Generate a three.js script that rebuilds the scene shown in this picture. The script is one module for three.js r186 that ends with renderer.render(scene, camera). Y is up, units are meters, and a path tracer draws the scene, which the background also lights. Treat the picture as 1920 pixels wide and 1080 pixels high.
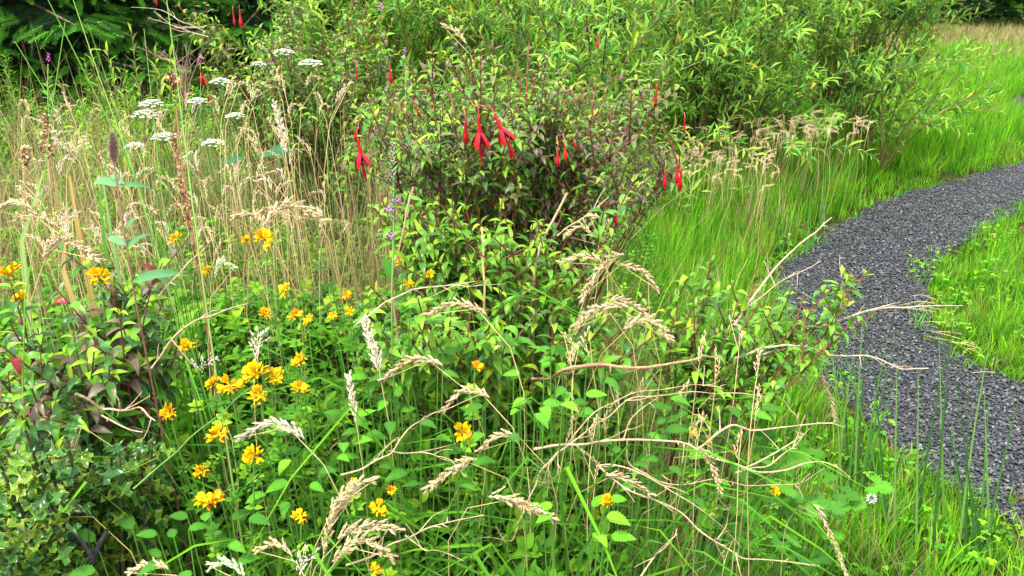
import * as THREE from 'three';
import { mergeGeometries } from 'three/addons/utils/BufferGeometryUtils.js';
import { createNoise2D, createNoise3D } from 'simplex-noise';

// ---------------------------------------------------------------- camera, sky, sun, exposure
const scene = new THREE.Scene();
const renderer = new THREE.WebGLRenderer({ antialias: true });
renderer.toneMapping = THREE.LinearToneMapping;
renderer.toneMappingExposure = 7.2;
renderer.shadowMap.enabled = true;
const FOCAL = 1478, PITCH = THREE.MathUtils.degToRad(23.4), EYE = new THREE.Vector3(0, 1.65, 0);
const camera = new THREE.PerspectiveCamera(2 * Math.atan(540 / FOCAL) * 180 / Math.PI, 16 / 9, 0.05, 300);
camera.position.copy(EYE);
camera.rotation.set(-PITCH, 0, 0);
camera.updateMatrixWorld();

{ // overcast sky: pale cloud, brighter towards the zenith
  const w = 128, h = 64, data = new Float32Array(w * h * 4), n3 = createNoise3D(rng(5));
  for (let j = 0; j < h; j++) for (let i = 0; i < w; i++) {
    const el = ((j + 0.5) / h - 0.5) * Math.PI, az = (i / w) * Math.PI * 2, s = Math.max(0, Math.sin(el));
    const cl = 1 + 0.12 * n3(Math.cos(az) * Math.cos(el) * 1.6, Math.sin(el) * 2.4, Math.sin(az) * Math.cos(el) * 1.6);
    const l = 0.66 * (0.5 + 0.75 * s) * cl, o = (j * w + i) * 4;
    data[o] = l * 0.98; data[o + 1] = l; data[o + 2] = l * 1.04; data[o + 3] = 1;
  }
  const sky = new THREE.DataTexture(data, w, h, THREE.RGBAFormat, THREE.FloatType);
  sky.mapping = THREE.EquirectangularReflectionMapping; sky.magFilter = THREE.LinearFilter; sky.needsUpdate = true;
  scene.background = sky; scene.environment = sky;
}
const sun = new THREE.DirectionalLight(new THREE.Color(1, 0.96, 0.88), 1.5);
sun.position.set(-6, 14, 1.5); sun.castShadow = true; sun.shadow.radius = 22;
sun.shadow.mapSize.set(2048, 2048);
Object.assign(sun.shadow.camera, { left: -12, right: 12, top: 12, bottom: -12, near: 0.5, far: 40 });
sun.target.position.set(0, 0, -4);
scene.add(sun, sun.target);

// ---------------------------------------------------------------- helpers
function rng(seed) {
  let s = seed >>> 0;
  return () => { s = (s + 0x6d2b79f5) | 0; let t = Math.imul(s ^ (s >>> 15), 1 | s); t = (t + Math.imul(t ^ (t >>> 7), 61 | t)) ^ t; return ((t ^ (t >>> 14)) >>> 0) / 4294967296; };
}
let R = rng(11);
const rr = (a, b) => a + (b - a) * R(), pick = (a) => a[Math.floor(R() * a.length)], gs = () => (R() + R() + R() + R() - 2) * 0.9;
const V = (x, y, z) => new THREE.Vector3(x, y, z), UP = V(0, 1, 0);
const noise2 = createNoise2D(rng(3));
const smooth = (a, b, x) => { const t = Math.min(1, Math.max(0, (x - a) / (b - a))); return t * t * (3 - 2 * t); };
const col = (r, g, b) => new THREE.Color().setRGB(r, g, b);
const FW = V(0, -Math.sin(PITCH), -Math.cos(PITCH)), UV_ = V(0, Math.cos(PITCH), -Math.sin(PITCH));
// a photo pixel (1920 x 1080) at a distance along the lens axis / on a level plane
const P = (px, py, d) => EYE.clone().addScaledVector(FW, d).addScaledVector(UV_, (540 - py) / FOCAL * d).add(V((px - 960) / FOCAL * d, 0, 0));
const G = (px, py, h = 0) => { const q = P(px, py, 1).sub(EYE); return EYE.clone().addScaledVector(q, (h - EYE.y) / q.y); };
const seen = (v) => { const q = v.clone().sub(EYE), d = q.dot(FW); return [960 + q.x / d * FOCAL, 540 - q.dot(UV_) / d * FOCAL, d]; };

const taken = {};
function numbered(n) { const k = taken[n] = (taken[n] ?? -1) + 1; return k ? n + '_' + String(k).padStart(3, '0') : n; }
function thing(name, label, category, base, group) {
  const g = new THREE.Group(); g.name = numbered(name); g.position.copy(base); g.userData = { label, category };
  if (group) g.userData.group = group;
  scene.add(g); return g;
}
function part(parent, name, geo, mat, base, stuff) {   // geo in world coordinates; base = the thing's place
  if (base) geo.translate(-base.x, -base.y, -base.z);
  const m = new THREE.Mesh(geo, mat); m.name = name; m.castShadow = m.receiveShadow = true;
  if (stuff) m.userData.kind = 'stuff';
  parent.add(m); return m;
}
function placed(parent, name, geo, mat, matrix, base) {
  const m = new THREE.Mesh(geo, mat); m.name = name; m.castShadow = m.receiveShadow = true;
  matrix.decompose(m.position, m.quaternion, m.scale); if (base) m.position.sub(base);
  parent.add(m); return m;
}
const M4 = new THREE.Matrix4();
function basis(pos, dir, hint, s) {   // y along dir, z as near hint as it goes
  const y = dir.clone().normalize(), x = y.clone().cross(hint);
  if (x.lengthSq() < 1e-6) x.set(1, 0, 0.01).cross(y);
  x.normalize(); const z = x.clone().cross(y);
  const m = new THREE.Matrix4().makeBasis(x.multiplyScalar(s), y.multiplyScalar(s), z.multiplyScalar(s)); m.setPosition(pos); return m;
}
function instanced(parent, name, geo, mat, list, base, kind = 'stuff') {   // list of {m, c}
  const im = new THREE.InstancedMesh(geo, mat, list.length); im.name = name; im.castShadow = im.receiveShadow = true;
  list.forEach((e, i) => { const m = e.m.clone(); if (base) { m.elements[12] -= base.x; m.elements[13] -= base.y; m.elements[14] -= base.z; } im.setMatrixAt(i, m); im.setColorAt(i, e.c); });
  if (kind) im.userData.kind = kind;
  parent.add(im); return im;
}

// ---- geometry makers
function grid(rows, cols, fn, colorFn) {   // fn(i, j) -> [x, y, z, u, v]
  const p = [], uv = [], idx = [], c = [];
  for (let i = 0; i < rows; i++) for (let j = 0; j < cols; j++) { const q = fn(i, j); p.push(q[0], q[1], q[2]); uv.push(q[3], q[4]); if (colorFn) c.push(...colorFn(i, j)); }
  for (let i = 0; i < rows - 1; i++) for (let j = 0; j < cols - 1; j++) { const a = i * cols + j, b = a + 1, d = a + cols, e = d + 1; idx.push(a, b, e, a, e, d); }
  const g = new THREE.BufferGeometry();
  g.setAttribute('position', new THREE.Float32BufferAttribute(p, 3)); g.setAttribute('uv', new THREE.Float32BufferAttribute(uv, 2));
  if (colorFn) g.setAttribute('color', new THREE.Float32BufferAttribute(c, 3));
  g.setIndex(idx); g.computeVertexNormals(); return g;
}
// unit leaf along +y, upper face +z; width(t), fold of the halves, curl back towards the tip, twist, ripple of the edge
function leafGeo({ rows = 6, width, fold = 0.25, curl = 0.8, twist = 0, wave = 0, waves = 3, stalk = 0 }) {
  const ys = [], zs = []; let y = 0, z = 0;
  for (let i = 0; i < rows; i++) { ys.push(y); zs.push(z); const a = curl * (i / (rows - 1)) - curl * 0.25; y += Math.cos(a) / (rows - 1); z -= Math.sin(a) / (rows - 1); }
  return grid(rows, 3, (i, j) => {
    const t = i / (rows - 1), s = j - 1, w = width(t) * Math.abs(s), e = s * w, tw = twist * t;
    const lift = fold * w + (s ? wave * Math.sin(t * waves * Math.PI * 2 + (s > 0 ? 0 : 1.3)) * width(t) : 0);
    return [e * Math.cos(tw) - lift * Math.sin(tw), ys[i] + stalk, zs[i] + lift * Math.cos(tw) + e * Math.sin(tw), 0.5 + s * 0.5, t];
  });
}
const ovate = (w) => (t) => w * Math.pow(Math.sin(Math.PI * Math.pow(t, 0.72)), 0.85) * (1 - 0.25 * t) + (t < 0.02 ? 0.012 : 0);
const lance = (w) => (t) => w * Math.pow(Math.max(0, Math.sin(Math.PI * Math.pow(t, 0.85))), 0.75) + 0.004;
const round = (w) => (t) => w * Math.pow(Math.max(0, Math.sin(Math.PI * Math.pow(t, 1.1))), 0.6);
const serrate = (f, n, d) => (t) => f(t) * (1 - d * (((t * n) % 1)));
function tube(pts, r0, r1, seg = 10, sides = 5, knob = 0) {
  const c = pts.getPointAt ? pts : new THREE.CatmullRomCurve3(pts, false, 'centripetal');
  const f = c.computeFrenetFrames(seg, false);
  return grid(seg + 1, sides + 1, (i, j) => {
    const t = i / seg, q = c.getPointAt(t), a = j / sides * Math.PI * 2, r = (r0 + (r1 - r0) * t) * (1 + (knob ? knob * noise2(i * 1.7 + r0 * 9e3, seg) + knob * (i % 5 === 0 ? 1.2 : 0) : 0));
    q.addScaledVector(f.normals[i], Math.cos(a) * r).addScaledVector(f.binormals[i], Math.sin(a) * r);
    return [q.x, q.y, q.z, j / sides, t * c.getLength() * 8];
  });
}
// grass blade or strap leaf along a curve; flat side held towards hint
function ribbon(pts, w, seg = 8, hint = UP, prof = (t) => Math.min(1, 4 * t + 0.5) * Math.pow(1 - t, 0.55), fold = 0.3, twist = 0) {
  const c = pts.getPointAt ? pts : new THREE.CatmullRomCurve3(pts, false, 'centripetal');
  return grid(seg + 1, 3, (i, j) => {
    const t = i / seg, q = c.getPointAt(t), T = c.getTangentAt(t), x = T.clone().cross(hint); if (x.lengthSq() < 1e-4) x.set(1, 0, 0); x.normalize();
    if (twist) x.applyAxisAngle(T, twist * t);
    const n = x.clone().cross(T), s = j - 1, ww = w * 0.5 * prof(t) + 0.0002;
    q.addScaledVector(x, s * ww).addScaledVector(n, Math.abs(s) * ww * fold); return [q.x, q.y, q.z, j / 2, t];
  });
}
function paint(geo, c) { const n = geo.attributes.position.count, a = new Float32Array(n * 3); for (let i = 0; i < n; i++) { a[i * 3] = c.r; a[i * 3 + 1] = c.g; a[i * 3 + 2] = c.b; } geo.setAttribute('color', new THREE.BufferAttribute(a, 3)); return geo; }
function joinAt(list) { return mergeGeometries(list, false); }

// ---- textures: what a surface is made of
function canvasTex(w, h, draw, srgb = true, rep) {
  const c = document.createElement('canvas'); c.width = w; c.height = h; draw(c.getContext('2d'), w, h);
  const t = new THREE.CanvasTexture(c); if (srgb) t.colorSpace = THREE.SRGBColorSpace; t.wrapS = t.wrapT = THREE.RepeatWrapping; t.magFilter = THREE.LinearFilter;
  if (rep) t.repeat.set(...rep); return t;
}
const leafTex = canvasTex(64, 128, (x, w, h) => {     // pale midrib and side veins over a mottled blade
  x.fillStyle = '#ecece2'; x.fillRect(0, 0, w, h); const r = rng(8);
  for (let i = 0; i < 500; i++) { x.fillStyle = `rgba(${r() < 0.5 ? '255,255,235' : '150,160,140'},0.10)`; x.fillRect(r() * w, r() * h, 2 + r() * 6, 2 + r() * 6); }
  x.strokeStyle = 'rgba(255,255,225,0.55)'; x.lineWidth = 1.6;
  for (let k = 1; k < 9; k++) for (const s of [-1, 1]) { x.beginPath(); x.moveTo(w / 2, h - k * h / 9); x.quadraticCurveTo(w / 2 + s * w * 0.3, h - k * h / 9 - 6, w / 2 + s * w * 0.52, h - k * h / 9 - 18); x.stroke(); }
  x.strokeStyle = '#fffff0'; x.lineWidth = 4; x.beginPath(); x.moveTo(w / 2, 0); x.lineTo(w / 2, h); x.stroke();
});
const hollyTex = canvasTex(64, 128, (x, w, h) => {    // thickened straw-coloured margin
  x.fillStyle = '#b4c4ae'; x.fillRect(0, 0, w, h); x.fillStyle = '#fffbe0'; x.fillRect(0, 0, 5, h); x.fillRect(w - 5, 0, 5, h);
  x.fillStyle = '#e4ecc0'; x.fillRect(5, 0, 3, h); x.fillRect(w - 8, 0, 3, h); x.fillRect(w / 2 - 2, 0, 4, h);
  x.strokeStyle = 'rgba(220,235,190,0.5)'; for (let k = 1; k < 7; k++) for (const s of [-1, 1]) { x.beginPath(); x.moveTo(w / 2, h - k * h / 7); x.lineTo(w / 2 + s * w * 0.5, h - k * h / 7 - 14); x.stroke(); }
});
const barkTex = canvasTex(64, 256, (x, w, h) => {
  x.fillStyle = '#d8d0c4'; x.fillRect(0, 0, w, h); const r = rng(9);
  for (let i = 0; i < 260; i++) { x.fillStyle = r() < 0.5 ? 'rgba(255,250,235,0.4)' : 'rgba(110,90,70,0.4)'; x.fillRect(r() * w, r() * h, 1 + r() * 3, 4 + r() * 26); }
  for (let i = 0; i < 40; i++) { x.fillStyle = 'rgba(80,60,45,0.5)'; x.fillRect(r() * w, r() * h, 4 + r() * 8, 2); }
});
const bladeTex = canvasTex(32, 128, (x, w, h) => {
  x.fillStyle = '#efefe4'; x.fillRect(0, 0, w, h); const r = rng(4);
  for (let i = 0; i < 26; i++) { x.fillStyle = r() < 0.5 ? 'rgba(255,255,230,0.35)' : 'rgba(140,150,120,0.3)'; x.fillRect(r() * w, 0, 1 + r() * 2, h); }
  x.fillStyle = 'rgba(255,255,235,0.6)'; x.fillRect(w / 2 - 1.5, 0, 3, h);
});
const soilTex = canvasTex(512, 512, (x, w, h) => {
  x.fillStyle = '#3a3420'; x.fillRect(0, 0, w, h); const r = rng(6);
  for (let i = 0; i < 9000; i++) { x.fillStyle = pickFrom(r, ['rgba(70,90,30,0.5)', 'rgba(40,60,20,0.5)', 'rgba(110,95,60,0.35)', 'rgba(30,24,14,0.5)', 'rgba(60,48,28,0.5)']); x.fillRect(r() * w, r() * h, 1 + r() * 7, 1 + r() * 7); }
}, true, [30, 30]);
function pickFrom(r, a) { return a[Math.floor(r() * a.length)]; }

// ---- materials
const leafMats = new Map();
function leafMat(kind, c) {   // kinds: fuchsia, willow, grass, holly, soft
  const key = kind + (c ? c.getHexString() : 'w'); if (leafMats.has(key)) return leafMats.get(key);
  const K = { fuchsia: [0.36, 0.42, 0.34], willow: [0.40, 0.22, 0.36], grass: [0.45, 0.05, 0.45], holly: [0.14, 0.38, 0.22], soft: [0.42, 0.05, 0.5], dark: [0.12, 0.12, 0.5], petal: [0.12, 0.03, 0.5] }[kind];
  const m = new THREE.MeshPhysicalMaterial({ color: c ?? 0xffffff, roughness: 1, specularIntensity: 0.12, transmission: K[0], thickness: 0, clearcoat: K[1], clearcoatRoughness: K[2], side: THREE.DoubleSide,
    map: kind === 'petal' ? null : kind === 'holly' ? hollyTex : kind === 'grass' ? bladeTex : leafTex });
  m.name = kind + '_leaf'; leafMats.set(key, m); return m;
}
const woodMats = new Map();
function wood(r, g, b, rough = 0.85) { const k = [r, g, b].join(); if (!woodMats.has(k)) woodMats.set(k, new THREE.MeshStandardMaterial({ color: col(r, g, b), roughness: rough, map: barkTex, bumpMap: barkTex, bumpScale: 0.0006 })); return woodMats.get(k); }
const strawMat = new THREE.MeshStandardMaterial({ vertexColors: true, roughness: 0.75, side: THREE.DoubleSide }); strawMat.name = 'straw';
const stemGreen = new THREE.MeshPhysicalMaterial({ color: col(0.075, 0.20, 0.025), roughness: 0.55, map: bladeTex });
const strawStem = new THREE.MeshStandardMaterial({ color: col(0.50, 0.38, 0.19), roughness: 0.7, map: bladeTex });
const strawStem2 = new THREE.MeshStandardMaterial({ color: col(0.36, 0.27, 0.10), roughness: 0.7, map: bladeTex });
const redWood = wood(0.20, 0.045, 0.028), brownWood = wood(0.13, 0.08, 0.045), paleWood = wood(0.46, 0.365, 0.24), greyWood = wood(0.43, 0.37, 0.285);

// tints, linear
const T = {
  young: [col(0.16, 0.34, 0.014), col(0.22, 0.38, 0.016), col(0.10, 0.28, 0.014)],
  tip: [col(0.23, 0.40, 0.016), col(0.30, 0.40, 0.018), col(0.17, 0.36, 0.016)],
  mid: [col(0.055, 0.17, 0.014), col(0.075, 0.215, 0.016), col(0.04, 0.13, 0.014), col(0.10, 0.26, 0.016)],
  deep: [col(0.03, 0.10, 0.022), col(0.04, 0.125, 0.025), col(0.05, 0.15, 0.03)],
  bronze: [col(0.15, 0.135, 0.10), col(0.14, 0.09, 0.075), col(0.14, 0.165, 0.06), col(0.19, 0.145, 0.085)],
  olive: [col(0.12, 0.16, 0.03), col(0.16, 0.19, 0.04), col(0.09, 0.13, 0.03)],
  crimson: [col(0.25, 0.03, 0.035)],
  willow: [col(0.065, 0.21, 0.020), col(0.10, 0.29, 0.022), col(0.045, 0.15, 0.020), col(0.16, 0.36, 0.03), col(0.18, 0.34, 0.07), col(0.24, 0.38, 0.025)],
  lawn: [col(0.125, 0.42, 0.008), col(0.10, 0.36, 0.008), col(0.17, 0.45, 0.010), col(0.07, 0.28, 0.008), col(0.22, 0.44, 0.014)],
  herb: [col(0.055, 0.20, 0.010), col(0.085, 0.25, 0.010), col(0.04, 0.145, 0.010), col(0.13, 0.30, 0.014)],
  straw: [col(0.35, 0.262, 0.128), col(0.40, 0.31, 0.165), col(0.255, 0.178, 0.07), col(0.43, 0.35, 0.21)],
};
const mixT = (spec) => { let k = R(), acc = 0; for (const [n, w] of spec) { acc += w; if (k <= acc) return pick(T[n]); } return pick(T[spec[0][0]]); };

// ---- a plant gathers leaves, shows the largest as parts and the rest as one mass
class Plant {
  constructor(name, label, category, base, kind, geos, group, massGeos) { this.massGeos = massGeos; this.base = base; this.g = thing(name, label, category, base, group); this.kind = kind; this.geos = geos; this.leaves = []; }
  leaf(pos, dir, hint, s, c) { this.leaves.push({ m: basis(pos, dir, hint, s), c, s, k: Math.floor(R() * this.geos.length) }); }
  branch(pts, r0, r1, mat, name = 'branch', seg = 9, sides = 5, more = []) { return part(this.g, name, more.length ? mergeGeometries([tube(pts, r0, r1, seg, sides), ...more]) : tube(pts, r0, r1, seg, sides), mat, this.base); }
  done(most = 300, partName = 'leaf', massName = 'foliage') {
    for (const l of this.leaves) { const [x, y, d] = seen(V().setFromMatrixPosition(l.m)); l.score = (x > -40 && x < 1960 && y > -40 && y < 1120 && d > 0.1) ? l.s / d * (1 + 0.3 * Math.random()) : -1; }
    this.leaves.sort((a, b) => b.score - a.score);
    const n = Math.min(most, this.leaves.length);
    for (let i = 0; i < n; i++) { const l = this.leaves[i]; placed(this.g, partName, this.geos[l.k], leafMat(this.kind, l.c), l.m, this.base); }
    const rest = this.leaves.slice(n);
    if (this.massGeos) {   // the rest as joined leaves of few faces
      const P_ = [], N_ = [], C_ = [], U_ = [], I_ = [], v = V(), nm = new THREE.Matrix3();
      for (const l of rest) { const g = this.massGeos[l.k % this.massGeos.length], pa = g.attributes.position, na = g.attributes.normal, ua = g.attributes.uv, k0 = P_.length / 3; nm.getNormalMatrix(l.m);
        for (let i = 0; i < pa.count; i++) { v.fromBufferAttribute(pa, i).applyMatrix4(l.m); P_.push(v.x - this.base.x, v.y - this.base.y, v.z - this.base.z); v.fromBufferAttribute(na, i).applyMatrix3(nm).normalize(); N_.push(v.x, v.y, v.z); C_.push(l.c.r, l.c.g, l.c.b); U_.push(ua.getX(i), ua.getY(i)); }
        for (const q of g.index.array) I_.push(k0 + q); }
      const g = new THREE.BufferGeometry(); g.setAttribute('position', new THREE.Float32BufferAttribute(P_, 3)); g.setAttribute('normal', new THREE.Float32BufferAttribute(N_, 3)); g.setAttribute('color', new THREE.Float32BufferAttribute(C_, 3)); g.setAttribute('uv', new THREE.Float32BufferAttribute(U_, 2)); g.setIndex(I_);
      const key = this.kind + 'mass'; if (!leafMats.has(key)) { const m = leafMat(this.kind).clone(); m.vertexColors = true; m.name = this.kind + '_leaves'; leafMats.set(key, m); }
      part(this.g, massName, g, leafMats.get(key), null, true); return this.g;
    }
    this.geos.forEach((geo, k) => { const list = rest.filter((l) => l.k === k); if (list.length) instanced(this.g, massName, geo, leafMat(this.kind), list, this.base); });
    return this.g;
  }
}
const perp = (t) => { const u = t.clone().cross(Math.abs(t.y) < 0.9 ? UP : V(1, 0, 0)).normalize(); return [u, u.clone().cross(t).normalize()]; };
// leaves in opposite pairs along the outer length of a shoot, small and pale at the tip
function pairs(plant, curve, { from = 0.05, len = 0.3, gap = 0.022, L = 0.034, spec, tipSpec = [['tip', 1]], lean = 0.5, droop = 0.35, tipFrac = 0.25 }) {
  const total = curve.getLength(), reach = Math.min(len, total * (1 - from)), n = Math.max(3, Math.round(reach / gap)); let a = R() * 3;
  for (let i = 0; i < n; i++) {
    const f = (i + 0.3) / n, t = 1 - (reach * (1 - f)) / total, p = curve.getPointAt(Math.min(1, t)), tg = curve.getTangentAt(Math.min(1, t)), [u, v] = perp(tg); a += Math.PI / 2 + gs() * 0.25;
    const size = L * (f < 0.7 ? 0.8 + 0.35 * Math.sin(f * 4) : 1.05 - (f - 0.7) * 1.9) * rr(0.75, 1.2);
    for (const s of [0, Math.PI]) {
      if (R() < 0.06) continue;
      const side = u.clone().multiplyScalar(Math.cos(a + s)).addScaledVector(v, Math.sin(a + s));
      const dir = tg.clone().multiplyScalar(lean * rr(0.6, 1.4) + (f > 0.9 ? 0.6 : 0)).add(side).addScaledVector(UP, -droop * rr(0.2, 1.6) * (f > 0.85 ? 0 : 1));
      const hint = UP.clone().multiplyScalar(0.9).addScaledVector(tg, 0.7).add(V(gs() * 0.25, 0, gs() * 0.25));
      plant.leaf(p, dir, hint, Math.max(0.35 * L, size), f > 1 - tipFrac && R() < 0.8 ? mixT(tipSpec) : mixT(spec));
    }
  }
}
const curveOf = (...pts) => new THREE.CatmullRomCurve3(pts, false, 'centripetal');

const fuchsiaLeaves = [0, 1, 2, 3].map((k) => leafGeo({ rows: 6, width: ovate(0.175 + 0.012 * k), fold: 0.3 + 0.12 * k, curl: 0.6 + 0.5 * k, twist: (k - 1.5) * 0.25, wave: 0.05 }));
const willowLeaves = [0, 1, 2].map((k) => leafGeo({ rows: 6, width: lance(0.08 + 0.008 * k), fold: 0.35, curl: 0.3 + 0.5 * k, twist: (k - 1) * 0.6 }));
const willowMass = [0, 1, 2].map((k) => leafGeo({ rows: 3, width: (t) => (0.092 + 0.01 * k) * Math.sin(Math.PI * (0.1 + 0.9 * t) * 0.98) , fold: 0.35, curl: 0.3 + 0.5 * k, twist: (k - 1) * 0.6 })), softMass = [leafGeo({ rows: 3, width: (t) => 0.3 * Math.sin(Math.PI * Math.min(1, 0.08 + t * 0.92)), fold: 0.25, curl: 0.6 })];
const softLeaves = [0, 1, 2].map((k) => leafGeo({ rows: 7, width: ovate(0.27), fold: 0.25, curl: 0.4 + 0.4 * k, wave: 0.06 }));

// ---------------------------------------------------------------- ground and path
const pathEdgeA = [[1960, 288], [1920, 306], [1850, 322], [1760, 348], [1690, 366], [1640, 385], [1560, 428], [1500, 468], [1462, 510], [1452, 555], [1470, 610], [1515, 665], [1560, 730], [1620, 795], [1690, 855], [1780, 915], [1870, 965], [1960, 1020], [2100, 1110]].map(([x, y]) => G(x, y));
const pathEdgeB = [[2700, 1080], [2250, 850], [2060, 770], [1925, 722], [1845, 690], [1785, 655], [1752, 615], [1744, 570], [1748, 525], [1765, 490], [1800, 462], [1850, 432], [1920, 398], [1990, 370], [2050, 345], [2120, 300]].map(([x, y]) => G(x, y));
const smoothLine = (pts, n) => new THREE.CatmullRomCurve3(pts, false, 'centripetal').getSpacedPoints(n);
const edgeA = smoothLine(pathEdgeA, 60), edgeB = smoothLine(pathEdgeB, 60);
const pathPoly = [...edgeA, ...edgeB].map((p) => [p.x + 0.02 * noise2(p.x * 9, p.z * 9), p.z + 0.02 * noise2(p.z * 9, p.x * 9 + 40)]);
const farPath = [[1868, 205], [1890, 186], [1920, 176], [2000, 160], [2000, 205], [1930, 218], [1895, 215]].map(([x, y]) => { const p = G(x, y); return [p.x, p.z]; });
const inPoly = (poly, x, z) => { let c = false; for (let i = 0, j = poly.length - 1; i < poly.length; j = i++) { const [xi, zi] = poly[i], [xj, zj] = poly[j]; if ((zi > z) !== (zj > z) && x < (xj - xi) * (z - zi) / (zj - zi) + xi) c = !c; } return c; };
const onPath = (x, z) => inPoly(pathPoly, x, z) || inPoly(farPath, x, z);
{
  const g = new THREE.PlaneGeometry(140, 140, 20, 20); g.rotateX(-Math.PI / 2);
  const m = new THREE.Mesh(g, new THREE.MeshPhysicalMaterial({ map: soilTex, color: col(0.5, 0.6, 0.35), roughness: 1, specularIntensity: 0.1, bumpMap: soilTex, bumpScale: 0.01 })); m.name = 'ground'; m.userData.kind = 'structure'; m.receiveShadow = true; scene.add(m);
}
const chipGeos = [0, 1, 2, 3, 4].map((k) => {
  const r = rng(40 + k), g = new THREE.IcosahedronGeometry(1, 0), p = g.attributes.position, seenV = new Map();
  for (let i = 0; i < p.count; i++) { const key = [p.getX(i), p.getY(i), p.getZ(i)].map((x) => x.toFixed(3)).join(); if (!seenV.has(key)) seenV.set(key, 0.65 + 0.6 * r()); const s = seenV.get(key); p.setXYZ(i, p.getX(i) * s, p.getY(i) * s * 0.38, p.getZ(i) * s * 0.62); }
  g.computeVertexNormals(); return g;
});
const chipMat = new THREE.MeshPhysicalMaterial({ roughness: 0.55, specularIntensity: 0.6, color: 0xffffff }); chipMat.name = 'slate';
const chipTints = [col(0.0085, 0.0108, 0.0135), col(0.013, 0.0162, 0.0195), col(0.0055, 0.0070, 0.0088), col(0.026, 0.0305, 0.035), col(0.0165, 0.0182, 0.0198), col(0.008, 0.0097, 0.0118), col(0.050, 0.0545, 0.058), col(0.033, 0.0325, 0.029)];
function gravel(poly, name, label, perM2) {
  const sh = new THREE.Shape(poly.map(([x, z]) => new THREE.Vector2(x, -z))), g = new THREE.ShapeGeometry(sh); g.rotateX(-Math.PI / 2); g.translate(0, 0.004, 0);
  const bed = new THREE.Mesh(g, new THREE.MeshStandardMaterial({ color: col(0.010, 0.010, 0.011), roughness: 1 })); bed.name = name; bed.userData.kind = 'structure'; bed.userData.label = label; bed.receiveShadow = true; scene.add(bed);
  let x0 = 1e9, x1 = -1e9, z0 = 1e9, z1 = -1e9; for (const [x, z] of poly) { x0 = Math.min(x0, x); x1 = Math.max(x1, x); z0 = Math.min(z0, z); z1 = Math.max(z1, z); }
  const lists = chipGeos.map(() => []), n = (x1 - x0) * (z1 - z0) * perM2;
  for (let i = 0; i < n; i++) {
    const x = rr(x0, x1), z = rr(z0, z1); if (!inPoly(poly, x, z)) continue;
    const [px, py, d] = seen(V(x, 0, z)); if (px < -300 || px > 2500 || py > 1500) continue;
    const s = rr(0.0045, 0.0095), m = new THREE.Matrix4().makeRotationFromEuler(new THREE.Euler(gs() * 0.4, R() * 6.3, gs() * 0.4)).scale(V(s * rr(0.8, 1.4), s, s)); m.setPosition(x, 0.006 + R() * 0.011, z);
    const c = R() < 0.05 ? col(0.09, 0.095, 0.098) : pick(chipTints).clone().multiplyScalar(rr(0.75, 1.25)); lists[i % 5].push({ m, c });
  }
  lists.forEach((l, k) => l.length && instanced(bed, 'slate_chips', chipGeos[k], chipMat, l, null));
}
gravel(pathPoly, 'gravel_path', 'dark slate chip path curving between the grass verges', 15000);
gravel(farPath, 'gravel_path_001', 'far stretch of slate chip path beyond the meadow grass', 1500);

// ---------------------------------------------------------------- grass that nobody could count
// every blade is real geometry, joined into one mass: a tapering strip that bends over towards its tip
class Blades {
  constructor() { this.p = []; this.n = []; this.c = []; this.uv = []; this.i = []; }
  blade(x, y, z, h, lx, lz, w, c, seg) {
    const face = Math.atan2(lz, lx) + Math.PI / 2 + gs() * 0.8, sx = Math.cos(face), sz = Math.sin(face), k0 = this.p.length / 3;
    for (let i = 0; i <= seg; i++) {
      const t = i / seg, px = x + lx * t * t, pz = z + lz * t * t, py = y + h * (t - 0.18 * t * t * Math.min(1.5, Math.hypot(lx, lz) / h)), ww = w * 0.5 * Math.pow(1 - t, 0.6) * Math.min(1, 0.6 + 2 * t);
      const tx = 2 * lx * t, ty = h, tz = 2 * lz * t, nx = -sz * ty, ny = sz * tx - sx * tz, nz = sx * ty, l = Math.hypot(nx, ny, nz) || 1;
      for (const s of i === seg ? [0] : [-1, 1]) { this.p.push(px + sx * ww * s, py, pz + sz * ww * s); this.n.push(nx / l, ny / l, nz / l); this.c.push(c.r, c.g, c.b); this.uv.push(0.5 + 0.5 * s, t); }
    }
    for (let i = 0; i < seg - 1; i++) { const a = k0 + i * 2; this.i.push(a, a + 1, a + 3, a, a + 3, a + 2); }
    const a = k0 + (seg - 1) * 2; this.i.push(a, a + 1, a + 2);
  }
  tuft(x, z, n, h, spread, w, c, seg, bend, vary = 0.3) {
    for (let k = 0; k < n; k++) { const a = R() * 6.28, q = Math.sqrt(R()) * spread, hh = h * rr(0.5, 1.12), o = a + gs(), b = bend * hh * rr(0.1, 1.2); this.blade(x + Math.cos(a) * q, -0.005, z + Math.sin(a) * q, hh, Math.cos(o) * b, Math.sin(o) * b, w * rr(0.7, 1.25), c.clone().multiplyScalar(1 + vary * gs()), seg); }
  }
  add(name, label) {
    const g = new THREE.BufferGeometry(); g.setAttribute('position', new THREE.Float32BufferAttribute(this.p, 3)); g.setAttribute('normal', new THREE.Float32BufferAttribute(this.n, 3)); g.setAttribute('color', new THREE.Float32BufferAttribute(this.c, 3)); g.setAttribute('uv', new THREE.Float32BufferAttribute(this.uv, 2)); g.setIndex(this.i);
    const m = new THREE.Mesh(g, bladeMat); m.name = name; m.castShadow = m.receiveShadow = true; m.userData = { kind: 'stuff', label, category: 'grass' }; scene.add(m);
  }
}
const bladeMat = leafMat('grass').clone(); bladeMat.vertexColors = true; bladeMat.name = 'grass_blades';
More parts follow.
